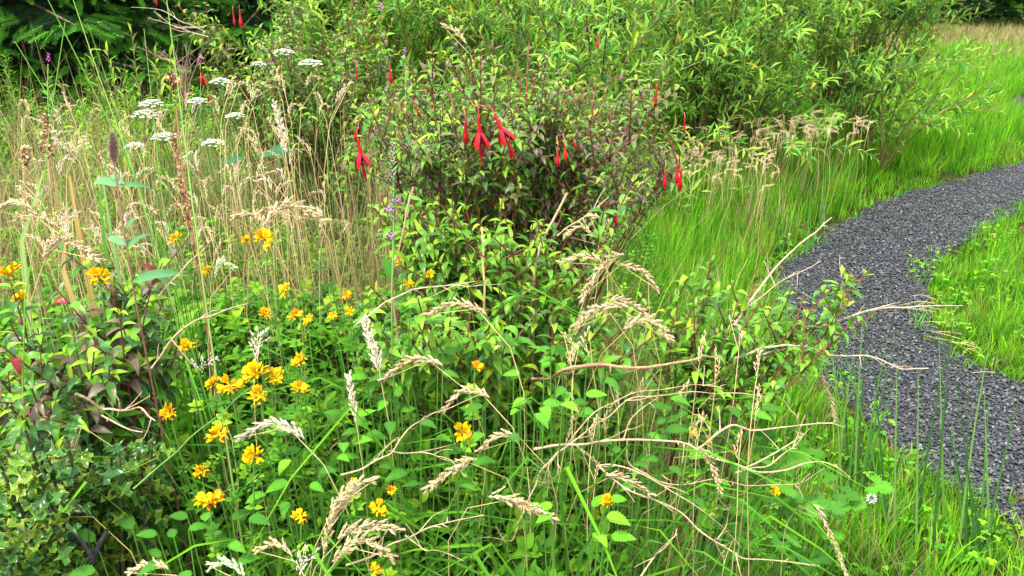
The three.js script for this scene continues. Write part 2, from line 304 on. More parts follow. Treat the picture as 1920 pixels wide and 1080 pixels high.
// the tall growth on the left ends along this line; right of it the sward is short
const wildEdge = (z) => 0.34 + 0.10 * noise2(z * 1.7, 4) + (z < -1.9 ? Math.min(0.35, (-1.9 - z) * 0.2) : 0);
const edgeDist = (x, z) => { let d = 9; for (let i = 0; i < pathPoly.length; i += 1) { const q = Math.hypot(pathPoly[i][0] - x, pathPoly[i][1] - z); if (q < d) d = q; } return d; };
const vis = (x, z, h = 0) => { const [px, py, d] = seen(V(x, h, z)); return d > 0.3 && px > -250 && px < 2170 && py > -160 && py < 1330; };
const grassTint = (x, z) => { const n = noise2(x * 1.3, z * 1.3), c = pick(T.lawn).clone(); if (n > 0.45 && R() < 0.35) c.lerp(col(0.36, 0.36, 0.09), 0.6); return c.multiplyScalar(rr(0.55, 1.1)); };
function sow(name, label, tries, box, test, put) { const b = new Blades(); for (let i = 0; i < tries; i++) { const x = rr(box[0], box[1]), z = -rr(box[2], box[3]); if (test(x, z)) put(b, x, z); } b.add(name, label); }
const open = (x, z) => x > wildEdge(z) - 0.05 && vis(x, z) && (!onPath(x, z) || (edgeDist(x, z) < 0.09 * (0.5 + noise2(x * 5, z * 5)) && R() < 0.5));
sow('verge_grass', 'bright lime green grass on the verges beside the path', 9800, [0.3, 3.2, 1.0, 4.2], open, (b, x, z) => {
  const e = edgeDist(x, z), h = (0.06 + 0.085 * smooth(0.0, 0.35, e)) * (1 + 0.35 * noise2(x * 2, z * 2) + 0.3 * noise2(x * 7, z * 7)) * (x < wildEdge(z) + 0.35 ? 1.5 : 1); b.tuft(x, z, 8, h * rr(0.7, 1.3), 0.028, R() < 0.3 ? 0.0075 : 0.005, R() < 0.07 ? pick(T.straw).clone().multiplyScalar(0.7) : grassTint(x, z), 3, e < 0.08 ? 1.0 : 0.5); });
{ // clover and small weeds between the blades
  const l = []; const cloverLeaf = mergeGeometries([0, 1, 2].map((k) => { const g = leafGeo({ rows: 4, width: round(0.42), fold: 0.2, curl: 0.4 }); g.rotateZ(k * 2.094); return g; }));
  for (let i = 0; i < 9000; i++) { const x = rr(0.4, 3.4), z = -rr(1.1, 4.6); if (!open(x, z) || noise2(x * 3 + 9, z * 3) < 0.05) continue; l.push({ m: basis(V(x, rr(0.03, 0.12), z), V(gs(), 0.2 * gs(), gs()), V(gs() * 0.3, 1, gs() * 0.3), rr(0.009, 0.017)), c: mixT([['herb', 0.6], ['lawn', 0.4]]) }); }
  const im = instanced(scene, 'clover_patch', cloverLeaf, leafMat('soft'), l, null); im.userData.label = 'small clover leaves growing through the verge grass'; im.userData.category = 'clover';
}
sow('verge_grass_001', 'lime green grass on the far verges past the bend of the path', 16500, [0.3, 8, 4.2, 11], open, (b, x, z) => {
  const e = edgeDist(x, z), h = (0.07 + 0.15 * smooth(0.0, 0.5, e)) * (1 + 0.35 * noise2(x * 2, z * 2)); b.tuft(x, z, 7, h * rr(0.7, 1.3), 0.055, 0.0095, grassTint(x, z), 2, 0.45); });
sow('meadow_grass', 'long green meadow grass between the bushes and the path', 9500, [0.45, 3.6, 2.3, 6.6],
  (x, z) => x > wildEdge(z) && !onPath(x, z) && edgeDist(x, z) > 0.1 && x < 0.8 + (-z - 1.9) * 0.45 && vis(x, z), (b, x, z) => b.tuft(x, z, 9, rr(0.28, 0.5) * (0.6 + 0.4 * smooth(0.1, 0.7, edgeDist(x, z))), 0.035, 0.0078, R() < 0.08 ? pick(T.straw) : grassTint(x, z), 3, 0.3));
sow('far_meadow_grass', 'pale seeding meadow grass in front of the dark hedge', 15000, [3, 16, 9.5, 18], (x, z) => !onPath(x, z) && vis(x, z), (b, x, z) => { const tan = z + noise2(x * 0.5, z * 0.5) * 2 < -13.2, c = R() < (tan ? 0.8 : 0.12) ? pick(T.straw).clone().multiplyScalar(0.85) : grassTint(x, z); b.tuft(x, z, 6, rr(0.16, 0.32), 0.1, 0.018, c, 2, 0.6); });

// ---------------------------------------------------------------- far hedge, willows, spruce
function leafyTree(name, label, base, h, rad, count, L, spec, geos, kind, most, group, low = 0.05) {
  const p = new Plant(name, label, 'tree', base, kind, geos, group, softMass), nz = createNoise3D(rng(Math.floor(base.x * 97 + 500)));
  p.branch([base.clone(), base.clone().add(V(0.05, h * 0.4, 0)), base.clone().add(V(0, h * 0.85, 0.05))], 0.09, 0.03, brownWood, 'trunk');
  for (let k = 0; k < 10; k++) { const a = R() * 6.28, y = h * rr(0.15, 0.6); p.branch([base.clone().add(V(0, y, 0)), base.clone().add(V(Math.cos(a) * rad * 0.5, y + 0.2, Math.sin(a) * rad * 0.5)), base.clone().add(V(Math.cos(a) * rad * 0.9, y + 0.5, Math.sin(a) * rad * 0.9))], 0.03, 0.008, brownWood); }
  for (let i = 0; i < count; i++) {
    const th = R() * 6.28, y = rr(low, 1), rim = Math.sqrt(Math.max(0.12, 1 - Math.pow((y - 0.35) / 0.7, 2))) * rad * (0.82 + 0.3 * nz(Math.cos(th) * 1.6, y * 3.2, Math.sin(th) * 1.6)), q = rim * Math.pow(R(), 0.22);
    const pos = base.clone().add(V(Math.cos(th) * q, y * h, Math.sin(th) * q)), dir = V(Math.cos(th) + gs() * 0.7, rr(-0.3, 0.6), Math.sin(th) + gs() * 0.7);
    p.leaf(pos, dir, V(gs() * 0.5, 1, gs() * 0.5), L * rr(0.7, 1.25), mixT(spec));
  }
  return p.done(most);
}
[[7.6, -18.6, 3.2, 2.0], [10.0, -18.8, 3.6, 2.1], [12.6, -19, 3.4, 2.1], [15.4, -19.2, 3.6, 2.2], [5.4, -19.4, 3.8, 2.0], [3, -20.5, 4, 2.2]].forEach(([x, z, h, r]) => leafyTree('hedge_tree', 'dark dense hedgerow tree at the far end of the meadow', V(x, 0, z), h, r, 2800, 0.3, [['deep', 0.8], ['mid', 0.2]], softLeaves, 'soft', 60, 'hedgerow trees beyond the meadow', 0.01));
[[-7.6, -9.6, 3.6, 2.2], [-4.7, -9.4, 3.6, 2.1], [-2.0, -9.2, 3.4, 1.9], [0.4, -10, 3.4, 1.9], [2.6, -11, 3.4, 1.9]].forEach(([x, z, h, r]) => leafyTree('backdrop_tree', 'dark leafy tree closing the gaps behind the spruces and willows', V(x, 0, z), h, r, 4000, 0.28, [['deep', 1]], softLeaves, 'soft', 60, 'trees behind the spruces and willows', 0.01));
function willow(x, z, h, rad, stems, label, low = 0.1) {
  const base = V(x, 0, -z), p = new Plant('willow_shrub', label, 'shrub', base, 'willow', willowLeaves, undefined, willowMass);
  for (let i = 0; i < stems; i++) {
    const a = R() * 6.28, y = h * rr(low, 1), rim = rad * Math.sqrt(Math.max(0.25, 1 - Math.pow((y / h - 0.38) / 0.7, 2))) * rr(0.5, 1.08);
    const root = base.clone().add(V(gs() * 0.28, 0, gs() * 0.22)), tip = base.clone().add(V(Math.cos(a) * rim, y, Math.sin(a) * rim)), mid = root.clone().lerp(tip, 0.5); mid.y = y * 0.68 + 0.1;
    const c = curveOf(root, mid, tip), shoots = [[c, 0.72]], more = [];
    for (let k = 0; k < 5; k++) {
      const t = rr(0.35, 0.95), q = c.getPointAt(t), tg = c.getTangentAt(t), d = tg.clone().add(V(gs(), rr(-0.3, 0.7), gs())).normalize().multiplyScalar(rr(0.2, 0.42));
      const sc = curveOf(q, q.clone().addScaledVector(d, 0.5).add(V(0, 0.02, 0)), q.clone().add(d).add(V(0, -0.03, 0))); more.push(tube(sc, 0.003, 0.001, 4, 3)); shoots.push([sc, 0.95]);
    }
    p.branch(c, 0.010, 0.002, R() < 0.5 ? brownWood : wood(0.22, 0.17, 0.06), 'branch', 8, 4, more);
    for (const [sc, part_] of shoots) {
      const len = sc.getLength(), n = Math.round(len * part_ / 0.02), bright = R() < 0.22; let phi = R() * 6;
      for (let k = 0; k < n; k++) {
        const t = 1 - part_ * (1 - (k + 0.5) / n), q = sc.getPointAt(t), tg = sc.getTangentAt(t), [e, f] = perp(tg); phi += 2.4;
        const dir = e.multiplyScalar(Math.cos(phi)).addScaledVector(f, Math.sin(phi)).add(tg.clone().multiplyScalar(0.8)).addScaledVector(UP, rr(-0.5, 0.35));
        p.leaf(q, dir, UP.clone().addScaledVector(tg, 0.6).add(V(gs() * 0.3, 0, gs() * 0.3)), rr(0.062, 0.122) * (k > n - 4 ? 0.7 : 1), (k > n - 6 || bright) && R() < 0.6 ? pick([T.willow[3], T.willow[5], col(0.24, 0.40, 0.04)]) : R() < 0.012 ? col(0.4, 0.26, 0.03) : pick(T.willow));
      }
    }
  }
  return p.done(300);
}
willow(-0.85, 5.3, 2.1, 1.15, 60, 'bushy osier willow between the thin-leaved fuchsia and the shaded spruce');
willow(0.35, 4.9, 2.2, 1.15, 66, 'dark green osier willow directly behind the red-flowered fuchsia');
willow(1.5, 5.75, 2.2, 1.15, 66, 'osier willow standing over the tan seeding grass', 0.2);
willow(2.65, 6.5, 2.3, 1.2, 60, 'yellow-green osier willow at the meadow end of the row', 0.16);
willow(0.9, 7.2, 2.8, 1.6, 46, 'tall osier willow in the back row behind its neighbours');
willow(-0.6, 7.4, 2.8, 1.6, 40, 'tall shaded osier willow between the spruce and the willow row');
willow(2.3, 7.8, 2.8, 1.5, 36, 'back row osier willow nearest the meadow');
{ // the long leafy arms that reach out over the meadow
  const base = V(2.85, 0, -6.0), p = new Plant('willow_sapling', 'low willow with thin arms reaching out over the meadow grass', 'shrub', base, 'willow', willowLeaves);
  for (const [px, py, d] of [[1870, 155, 5.6], [1790, 110, 6.2], [1840, 105, 6.0], [1760, 175, 5.6], [1745, 40, 6.3], [1700, 90, 5.9], [1690, 170, 5.5], [1655, 130, 5.7], [1720, 130, 5.7]]) {
    const tip = P(px, py, d), c = curveOf(base.clone(), base.clone().lerp(tip, 0.45).add(V(0, 0.12, 0)), tip); p.branch(c, 0.009, 0.002, wood(0.2, 0.13, 0.05), 'branch', 8, 4);
    const n = Math.round(c.getLength() * 0.75 / 0.02); for (let k = 0; k < n * 2; k++) { const t = 0.25 + 0.75 * k / (n * 2), q = c.getPointAt(t), tg = c.getTangentAt(t); const dir = V(gs(), gs() * 0.8 + 0.1, gs()).addScaledVector(tg, 0.7); const o = dir.clone().normalize().multiplyScalar(R() * 0.1 * (1.2 - t)); p.leaf(q.add(o), dir, V(gs() * 0.4, 1, gs() * 0.4), rr(0.05, 0.095), pick([T.willow[3], T.willow[4], T.willow[5], T.willow[1]])); }
  }
  p.done(300);
}
const sprigGeo = (() => { // a finger of spruce: needles round a short twig
  const o = R; R = rng(77); const list = [tube([V(0, 0, 0), V(0, 0.5, 0.02), V(0, 1, 0)], 0.035, 0.02, 2, 3)];
  for (let i = 0; i < 54; i++) { const t = i / 54, a = i * 2.4, w = 0.03, out = V(Math.cos(a), 0.75, Math.sin(a) * 0.8 + 0.15).normalize().multiplyScalar(0.27 * (1 - 0.4 * t) * rr(0.85, 1.1)), s = V(-Math.sin(a), 0, Math.cos(a)), b = V(0, t, 0), g = new THREE.BufferGeometry();
    const q = b.clone().addScaledVector(out, 0.5), e = b.clone().add(out); const pts = [b.clone().addScaledVector(s, -w * 0.6), b.clone().addScaledVector(s, w * 0.6), q.clone().addScaledVector(s, w), q.clone().addScaledVector(s, -w), e];
    g.setAttribute('position', new THREE.Float32BufferAttribute(pts.flatMap((v) => v.toArray()), 3)); g.setAttribute('uv', new THREE.Float32BufferAttribute([0, 0, 1, 0, 1, 0.5, 0, 0.5, 0.5, 1], 2)); g.setIndex([0, 1, 2, 0, 2, 3, 3, 2, 4]); g.computeVertexNormals(); list.push(g); }
  R = o; return mergeGeometries(list);
})();
function spruce(x, z, h, rad, tiers, label, spec, tipc) {
  const base = V(x, 0, -z), p = new Plant('spruce_tree', label, 'tree', base, 'dark', [sprigGeo]);
  p.branch([base.clone(), base.clone().add(V(0.02, h * 0.5, 0)), base.clone().add(V(0, h, 0))], 0.08, 0.015, brownWood, 'trunk');
  for (let i = 0; i < tiers; i++) {
    const a = i * 2.4 + gs() * 0.3, y = 0.1 + (h - 0.2) * Math.pow(i / tiers, 1.15), len = rad * (1 - 0.72 * y / h) * rr(0.75, 1.12), o = V(Math.cos(a), 0, Math.sin(a)), c = curveOf(base.clone().add(V(0, y + 0.15, 0)), base.clone().addScaledVector(o, len * 0.55).add(V(0, y + 0.08, 0)), base.clone().addScaledVector(o, len).add(V(0, y - 0.05 + len * 0.06, 0)));
    p.branch(c, 0.018, 0.004, brownWood, 'branch', 6, 4);
    const side = V(-o.z, 0, o.x), rows = Math.round(len / 0.055);
    for (let k = 0; k < rows; k++) {
      const t = 0.15 + 0.85 * k / rows, q = c.getPointAt(t), tg = c.getTangentAt(t), wl = (1 - t) * 0.5 * len + 0.1;
      for (const s of [-1, 1]) { const n = Math.max(2, Math.round(wl / 0.07)), d = side.clone().multiplyScalar(s).addScaledVector(tg, 0.75).addScaledVector(UP, rr(-0.6, 0)).normalize();
        for (let m = 0; m < n; m++) { const pos = q.clone().addScaledVector(d, m / n * wl), dd = d.clone().addScaledVector(V(gs(), gs() * 0.5 - 0.15, gs()), 0.4); p.leaf(pos, dd, V(gs() * 0.3, 1, gs() * 0.3), rr(0.085, 0.135), m >= n - 2 && R() < 0.8 ? pick(tipc) : pick(spec)); } }
      if (k === rows - 1) p.leaf(q, tg, UP, 0.12, pick(tipc));
    }
  }
  return p.done(300, 'sprig', 'needles');
}
const spDark = [col(0.018, 0.06, 0.016), col(0.025, 0.08, 0.018), col(0.014, 0.045, 0.014)], spTip = [col(0.08, 0.26, 0.025), col(0.11, 0.33, 0.03), col(0.06, 0.20, 0.025)];
spruce(-3.0, 5.0, 3.0, 1.75, 80, 'dark spruce with bright new tips behind the rush stems', spDark, spTip);
spruce(-1.85, 6.4, 3.2, 1.5, 48, 'shaded spruce standing between the other spruce and the willows', spDark, spTip);
spruce(-4.9, 6.6, 3.6, 2.0, 44, 'large spruce at the back behind the willowherb', spDark, spTip);

// ---------------------------------------------------------------- the wild growth: filling under the bushes
const canopy = (x, z) => { const f = -z, h = 0.68 + 0.25 * smooth(0.6, 1.5, f) + 0.05 * noise2(x * 3, z * 3); return h * (1 - smooth(wildEdge(z) - 0.25, wildEdge(z) + 0.12, x) * 0.85); };
const herbSprigs = [1, 2, 3].map((k) => { const o = R; R = rng(200 + k); const list = []; for (let i = 0; i < 9; i++) { const a = i * 2.4, y = i * 0.1, g = softLeaves[i % 3].clone(); g.applyMatrix4(basis(V(0, y, 0), V(Math.cos(a), rr(0.1, 0.8), Math.sin(a)), UP, rr(0.28, 0.45))); list.push(g); } R = o; return mergeGeometries(list); });
{
  const lists = herbSprigs.map(() => []);
  for (let i = 0; i < 22000; i++) {
    const f = 0.55 + 4.6 * Math.pow(R(), 2.2), x = rr(-0.75 * f - 0.25, wildEdge(-f) + 0.1), z = -f; if (!vis(x, z, 0.5)) continue;
    const top = canopy(x, z) + 0.02 * gs() - (f > 1.15 && x < -0.05 ? 0.07 : 0.02), y = top * (1 - Math.pow(R(), 2.4) * 0.8), s = rr(0.04, 0.075);
    const c = mixT([['herb', 0.5], ['mid', 0.2], ['young', 0.22], ['olive', 0.08]]).clone();
    lists[i % 3].push({ m: basis(V(x, y, z), V(gs() * 0.6, 1, gs() * 0.6), V(1, 0, 0), s), c });
  }
  for (let i = 0; i < 14000; i++) {
    const f = rr(0.55, 1.5), x = rr(-0.75 * f, wildEdge(-f) + 0.12), z = -f, top = canopy(x, z) + 0.05 + 0.03 * noise2(x * 7, z * 7), y = top - 0.45 * Math.pow(R(), 1.6);
    lists[i % 3].push({ m: basis(V(x, y, z), V(gs() * 0.9, 1, gs() * 0.9), V(1, 0, 0), rr(0.045, 0.08)), c: mixT([['herb', 0.5], ['young', 0.2], ['mid', 0.3]]).clone() });
  }
  lists.forEach((l, k) => { const im = instanced(scene, numbered('undergrowth'), herbSprigs[k], leafMat('soft'), l, null); im.userData.label = 'tangled small-leaved green undergrowth filling the wild bed'; im.userData.category = 'undergrowth'; });
}
const wild = (x, z) => x < wildEdge(z) - 0.02 && vis(x, z, 0.6);
sow('wild_grass', 'long green grass blades growing through the wild bed', 3600, [-3.2, 0.6, 0.75, 4.6], wild, (b, x, z) => b.tuft(x, z, 7, canopy(x, z) * (-z < 1.3 ? rr(0.55, 0.98) : rr(0.7, 1.1)), 0.05, 0.0085, R() < 0.25 ? pick(T.olive) : mixT([['lawn', 0.55], ['herb', 0.45]]), 5, -z < 1.3 ? 0.75 : 0.35));
sow('dead_grass', 'dry straw-coloured grass standing in the wild bed', 7600, [-2.4, 0.3, 1.0, 3.0], (x, z) => wild(x, z) && noise2(x * 1.1 + 7, z * 1.1) > -0.5 && x < -0.02 + 0.1 * R(), (b, x, z) => b.tuft(x, z, 5, canopy(x, z) * rr(0.8, 1.26 + 0.16 * smooth(1.3, 1.9, -z)), 0.07, 0.0048, pick(T.straw).clone().multiplyScalar(rr(0.8, 1.1)), 5, R() < 0.3 ? 0.55 : 0.3));

sow('dead_grass_001', 'dry straw threaded through the foot of the big fuchsia bush', 2400, [-0.3, 0.36, 0.95, 1.75], wild, (b, x, z) => b.tuft(x, z, 5, canopy(x, z) * rr(0.75, 1.28), 0.07, 0.004, pick(T.straw).clone().multiplyScalar(rr(0.8, 1.1)), 5, R() < 0.3 ? 0.4 : 0.2));

// ---------------------------------------------------------------- fuchsias
const fRed = new THREE.MeshPhysicalMaterial({ color: col(0.25, 0.002, 0.005), roughness: 0.6, specularIntensity: 0.35, side: THREE.DoubleSide }), fPurple = new THREE.MeshPhysicalMaterial({ color: col(0.05, 0.006, 0.13), roughness: 0.6, specularIntensity: 0.35, side: THREE.DoubleSide }), fStalk = new THREE.MeshStandardMaterial({ color: col(0.30, 0.06, 0.03), roughness: 0.5 });
const lathe = (pts, n = 8) => new THREE.LatheGeometry(pts.map(([r, y]) => new THREE.Vector2(r, y)), n);
const budGeo = lathe([[0.0001, 0], [0.0018, -0.002], [0.0022, -0.005], [0.0016, -0.008], [0.002, -0.012], [0.0026, -0.019], [0.0042, -0.026], [0.0045, -0.031], [0.003, -0.038], [0.0003, -0.044]]);
const tubeGeo = lathe([[0.0001, 0], [0.0019, -0.002], [0.0022, -0.006], [0.0017, -0.009], [0.0024, -0.013], [0.0033, -0.020], [0.0036, -0.024]]);
const sepalGeo = leafGeo({ rows: 6, width: (t) => 0.15 * Math.pow(Math.sin(Math.PI * (0.12 + 0.88 * t) * 0.999), 0.7) + 0.004, fold: -0.45, curl: 0.7 });
const petalsGeo = lathe([[0.0030, -0.023], [0.0038, -0.027], [0.0040, -0.031], [0.0034, -0.034], [0.002, -0.035]]);
const stamenGeo = tube([V(0, -0.03, 0), V(0.0012, -0.045, 0.001), V(0.002, -0.058, 0)], 0.0005, 0.0007, 4, 4);
const pistilGeo = tube([V(0, -0.03, 0), V(-0.0006, -0.05, 0), V(0.0004, -0.068, 0.001)], 0.0006, 0.0011, 4, 4);
function hang(parent, base, from, at, dir, scale, open) {   // a flower on its stalk: > pedicel, tube, sepal x4, corolla, stamen
  const f = new THREE.Group(); f.name = open ? 'flower' : 'bud'; parent.add(f); f.position.copy(at).sub(base);
  f.quaternion.setFromUnitVectors(V(0, -1, 0), dir.clone().normalize()); f.scale.setScalar(scale); f.updateMatrix();
  const inv = f.matrix.clone().invert(), loc = (v) => v.clone().sub(base).applyMatrix4(inv), add = (n, g, m) => { const k = new THREE.Mesh(g, m); k.name = n; k.castShadow = k.receiveShadow = true; f.add(k); return k; };
  const mid = from.clone().lerp(at, 0.5).add(V(0, 0.1 * from.distanceTo(at), 0));
  add('pedicel', tube([loc(from), loc(mid), V(0, 0.012, 0), V(0, 0, 0)], 0.0005 / scale, 0.0006 / scale, 8, 4), fStalk);
  if (!open) { add('bud_body', budGeo, fRed); return f; }
  add('floral_tube', tubeGeo, fRed);
  for (let k = 0; k < 4; k++) { const a = k * Math.PI / 2 + 0.5, o = V(Math.cos(a), -1.5 - 0.6 * (k % 2), Math.sin(a)); const s = add('sepal', sepalGeo, fRed); basis(V(Math.cos(a) * 0.003, -0.022, Math.sin(a) * 0.003), o, V(Math.cos(a), 1, Math.sin(a)), 0.027).decompose(s.position, s.quaternion, s.scale); }
  add('corolla', petalsGeo, fPurple);
  for (let k = 0; k < 4; k++) { const s = add('stamen', stamenGeo, fRed); s.rotation.y = k * 1.6; } add('pistil', pistilGeo, fRed);
  return f;
}
function fuchsia(label, base, tips, o) {
  const p = new Plant('fuchsia_bush', label, 'shrub', base, 'fuchsia', fuchsiaLeaves);
  for (const tip of tips) {
    const root = base.clone().add(V(gs() * 0.1, 0, gs() * 0.08)), k = o.arch ?? 0.5, mid = root.clone().lerp(tip, k); mid.y = tip.y * (o.lift ?? 0.72);
    const near = root.clone().lerp(tip, 0.85); near.y = tip.y * (o.lift2 ?? 0.95);
    const c = curveOf(root, mid, near, tip), more = [];
    pairs(p, c, { len: o.len ?? 0.26, gap: o.gap ?? 0.021, L: o.L ?? 0.032, spec: o.spec(tip), tipSpec: o.tipSpec, tipFrac: o.tipFrac ?? 0.15 });
    for (let s = 0; s < (o.shoots ?? 3); s++) {
      const t = 1 - rr(0.04, (o.len ?? 0.26) * 0.9) / c.getLength(), q = c.getPointAt(t), tg = c.getTangentAt(t), d = tg.clone().multiplyScalar(0.6).add(V(gs(), rr(0, 0.8), gs())).normalize().multiplyScalar(rr(0.05, 0.13));
      const sc = curveOf(q, q.clone().addScaledVector(d, 0.5), q.clone().add(d)); more.push(tube(sc, 0.0016, 0.0009, 4, 4));
      pairs(p, sc, { from: 0.1, len: 0.2, gap: (o.gap ?? 0.021) * 0.9, L: (o.L ?? 0.032) * 0.85, spec: o.spec(tip), tipSpec: o.tipSpec, tipFrac: o.tipFrac ?? 0.2 });
    }
    p.branch(c, o.r0 ?? 0.0045, 0.0011, R() < 0.75 ? redWood : brownWood, 'branch', 12, 5, more);
  }
  const g = p.done(300);
  for (const [fx, fy, x, y, d, tilt, sc, open] of o.flowers ?? []) hang(g, base, P(fx, fy, d), P(x, y, d - 0.01), V(tilt, -1, gs() * 0.2), sc, open);
  return g;
}
const cloud = (n, cx, cy, rx, ry, d0, d1) => Array.from({ length: n }, () => { let a, b; do { a = rr(-1, 1); b = rr(-1, 1); } while (a * a + b * b > 1); return P(cx + a * rx, cy + b * ry, rr(d0, d1)); });
const onGround = (px, py, d) => { const q = P(px, py, d); q.y = 0; return q; };
const bronzey = (tip) => { const [px] = seen(tip); const k = smooth(940, 1150, px); return [['bronze', 0.18 + 0.24 * k], ['mid', 0.34 - 0.08 * k], ['deep', 0.06], ['olive', 0.24], ['young', 0.18 - 0.14 * k]]; };
fuchsia('large fuchsia bush hung with the biggest red flowers', onGround(950, 380, 1.62),
  [...cloud(36, 890, 180, 230, 80, 1.3, 1.75), ...cloud(30, 1090, 205, 180, 90, 1.35, 1.75), ...cloud(20, 840, 280, 170, 70, 1.35, 1.7), ...cloud(20, 1090, 310, 190, 70, 1.4, 1.7), P(1250, 150, 1.5), P(1300, 280, 1.5), P(1340, 262, 1.5), P(880, 100, 1.45), P(800, 115, 1.45), P(1010, 135, 1.4), P(690, 190, 1.4)],
  { spec: bronzey, tipSpec: [['tip', 0.5], ['young', 0.4], ['bronze', 0.1]], L: 0.028, gap: 0.018, shoots: 5, len: 0.24, flowers: [
    [882, 188, 897, 216, 1.2, 0.05, 1.15, 1], [870, 205, 873, 226, 1.2, 0, 0.95, 0], [895, 195, 926, 214, 1.2, 0.5, 1.1, 1], [950, 255, 955, 262, 1.22, 0.1, 0.7, 0], [672, 232, 671, 258, 1.22, 0.1, 1.05, 1], [668, 225, 667, 237, 1.22, -0.1, 0.55, 0],
    [1044, 255, 1046, 278, 1.24, 0, 0.7, 0], [1055, 250, 1059, 270, 1.24, 0.1, 0.65, 0], [1068, 255, 1073, 258, 1.25, 0.4, 0.5, 0], [1230, 160, 1231, 167, 1.4, 0, 0.75, 0], [1248, 300, 1248, 318, 1.3, 0, 0.75, 0], [1268, 290, 1271, 306, 1.3, 0.02, 0.85, 0], [1276, 295, 1277, 318, 1.32, 0.05, 0.9, 0], [1283, 210, 1284, 225, 1.5, 0, 0.6, 0], [1120, 60, 1121, 66, 1.7, 0, 0.7, 0], [1158, 385, 1158, 394, 1.4, 0, 0.6, 0], [780, 185, 778, 196, 1.3, 0.3, 0.5, 0]] });
fuchsia('thin-leaved fuchsia bush in front of the spruce and white umbels', onGround(590, 330, 2.45),
  [...cloud(34, 560, 60, 200, 80, 2.1, 2.8), ...cloud(26, 640, 190, 130, 110, 2.1, 2.6), ...cloud(14, 470, 150, 110, 70, 2.3, 2.8), P(330, 5, 2.3), P(360, 35, 2.3), P(725, 60, 2.4)],
  { spec: () => [['mid', 0.35], ['olive', 0.3], ['young', 0.28], ['bronze', 0.07]], tipSpec: [['tip', 0.6], ['young', 0.4]], L: 0.035, len: 0.36, shoots: 5, flowers: [
    [437, 10, 437, 22, 2.1, 0, 0.85, 0], [448, 10, 449, 18, 2.1, 0, 1.1, 0], [372, 110, 375, 128, 2.15, 0.05, 0.95, 1], [528, 118, 528, 130, 2.2, 0, 0.8, 0], [389, 170, 389, 178, 2.2, 0, 0.6, 0], [668, 120, 668, 130, 2.1, 0, 0.6, 0], [731, 115, 731, 124, 2.0, 0, 1.05, 0], [290, -20, 290, -12, 2.2, 0, 0.8, 0], [455, 250, 455, 262, 2.2, 0, 0.6, 0]] });
fuchsia('young bright green fuchsia shoots under the big fuchsia bush', onGround(920, 640, 1.45),
  [...cloud(34, 940, 430, 250, 60, 1.2, 1.5), ...cloud(12, 800, 370, 100, 40, 1.25, 1.4), ...cloud(26, 900, 580, 260, 80, 1.12, 1.4), ...cloud(14, 760, 640, 170, 70, 1.08, 1.3), ...cloud(10, 1120, 600, 120, 80, 1.2, 1.4)],
  { spec: () => [['young', 0.45], ['mid', 0.4], ['herb', 0.15]], tipSpec: [['tip', 0.55], ['young', 0.45]], L: 0.033, gap: 0.026, len: 0.2, shoots: 2, r0: 0.003 });
fuchsia('spreading fuchsia with red twigs leaning out over the slate path', onGround(1270, 720, 1.5),
  [[1635, 505], [1560, 540], [1480, 565], [1420, 525], [1330, 492], [1605, 598], [1545, 645], [1500, 592], [1450, 605], [1380, 560], [1340, 600], [1300, 560], [1290, 620], [1400, 640], [1480, 655], [1350, 665], [1440, 690], [1590, 560], [1525, 620], [1310, 660], [1260, 600], [1270, 520], [1370, 610], [1430, 570]].map(([x, y]) => P(x + gs() * 6, y, 1.42 + 0.12 * gs())),
  { spec: () => [['young', 0.35], ['mid', 0.5], ['herb', 0.15]], tipSpec: [['tip', 0.6], ['young', 0.4]], L: 0.035, gap: 0.025, len: 0.25, shoots: 4, r0: 0.004, lift: 0.8, lift2: 0.93 });
fuchsia('purple-leaved fuchsia growing above the holly', onGround(110, 760, 1.2),
  [...cloud(18, 110, 700, 150, 70, 0.98, 1.2), ...cloud(11, 245, 560, 70, 60, 1.0, 1.15), ...cloud(9, 260, 660, 80, 60, 1.0, 1.15), P(20, 610, 1.0), P(60, 730, 0.96), P(40, 780, 0.96), P(225, 600, 0.98)],
  { spec: () => [['bronze', 0.24], ['deep', 0.24], ['mid', 0.38], ['young', 0.13], ['crimson', 0.01]], tipSpec: [['tip', 0.45], ['bronze', 0.4], ['young', 0.15]], L: 0.036, gap: 0.022, len: 0.17, shoots: 2 });

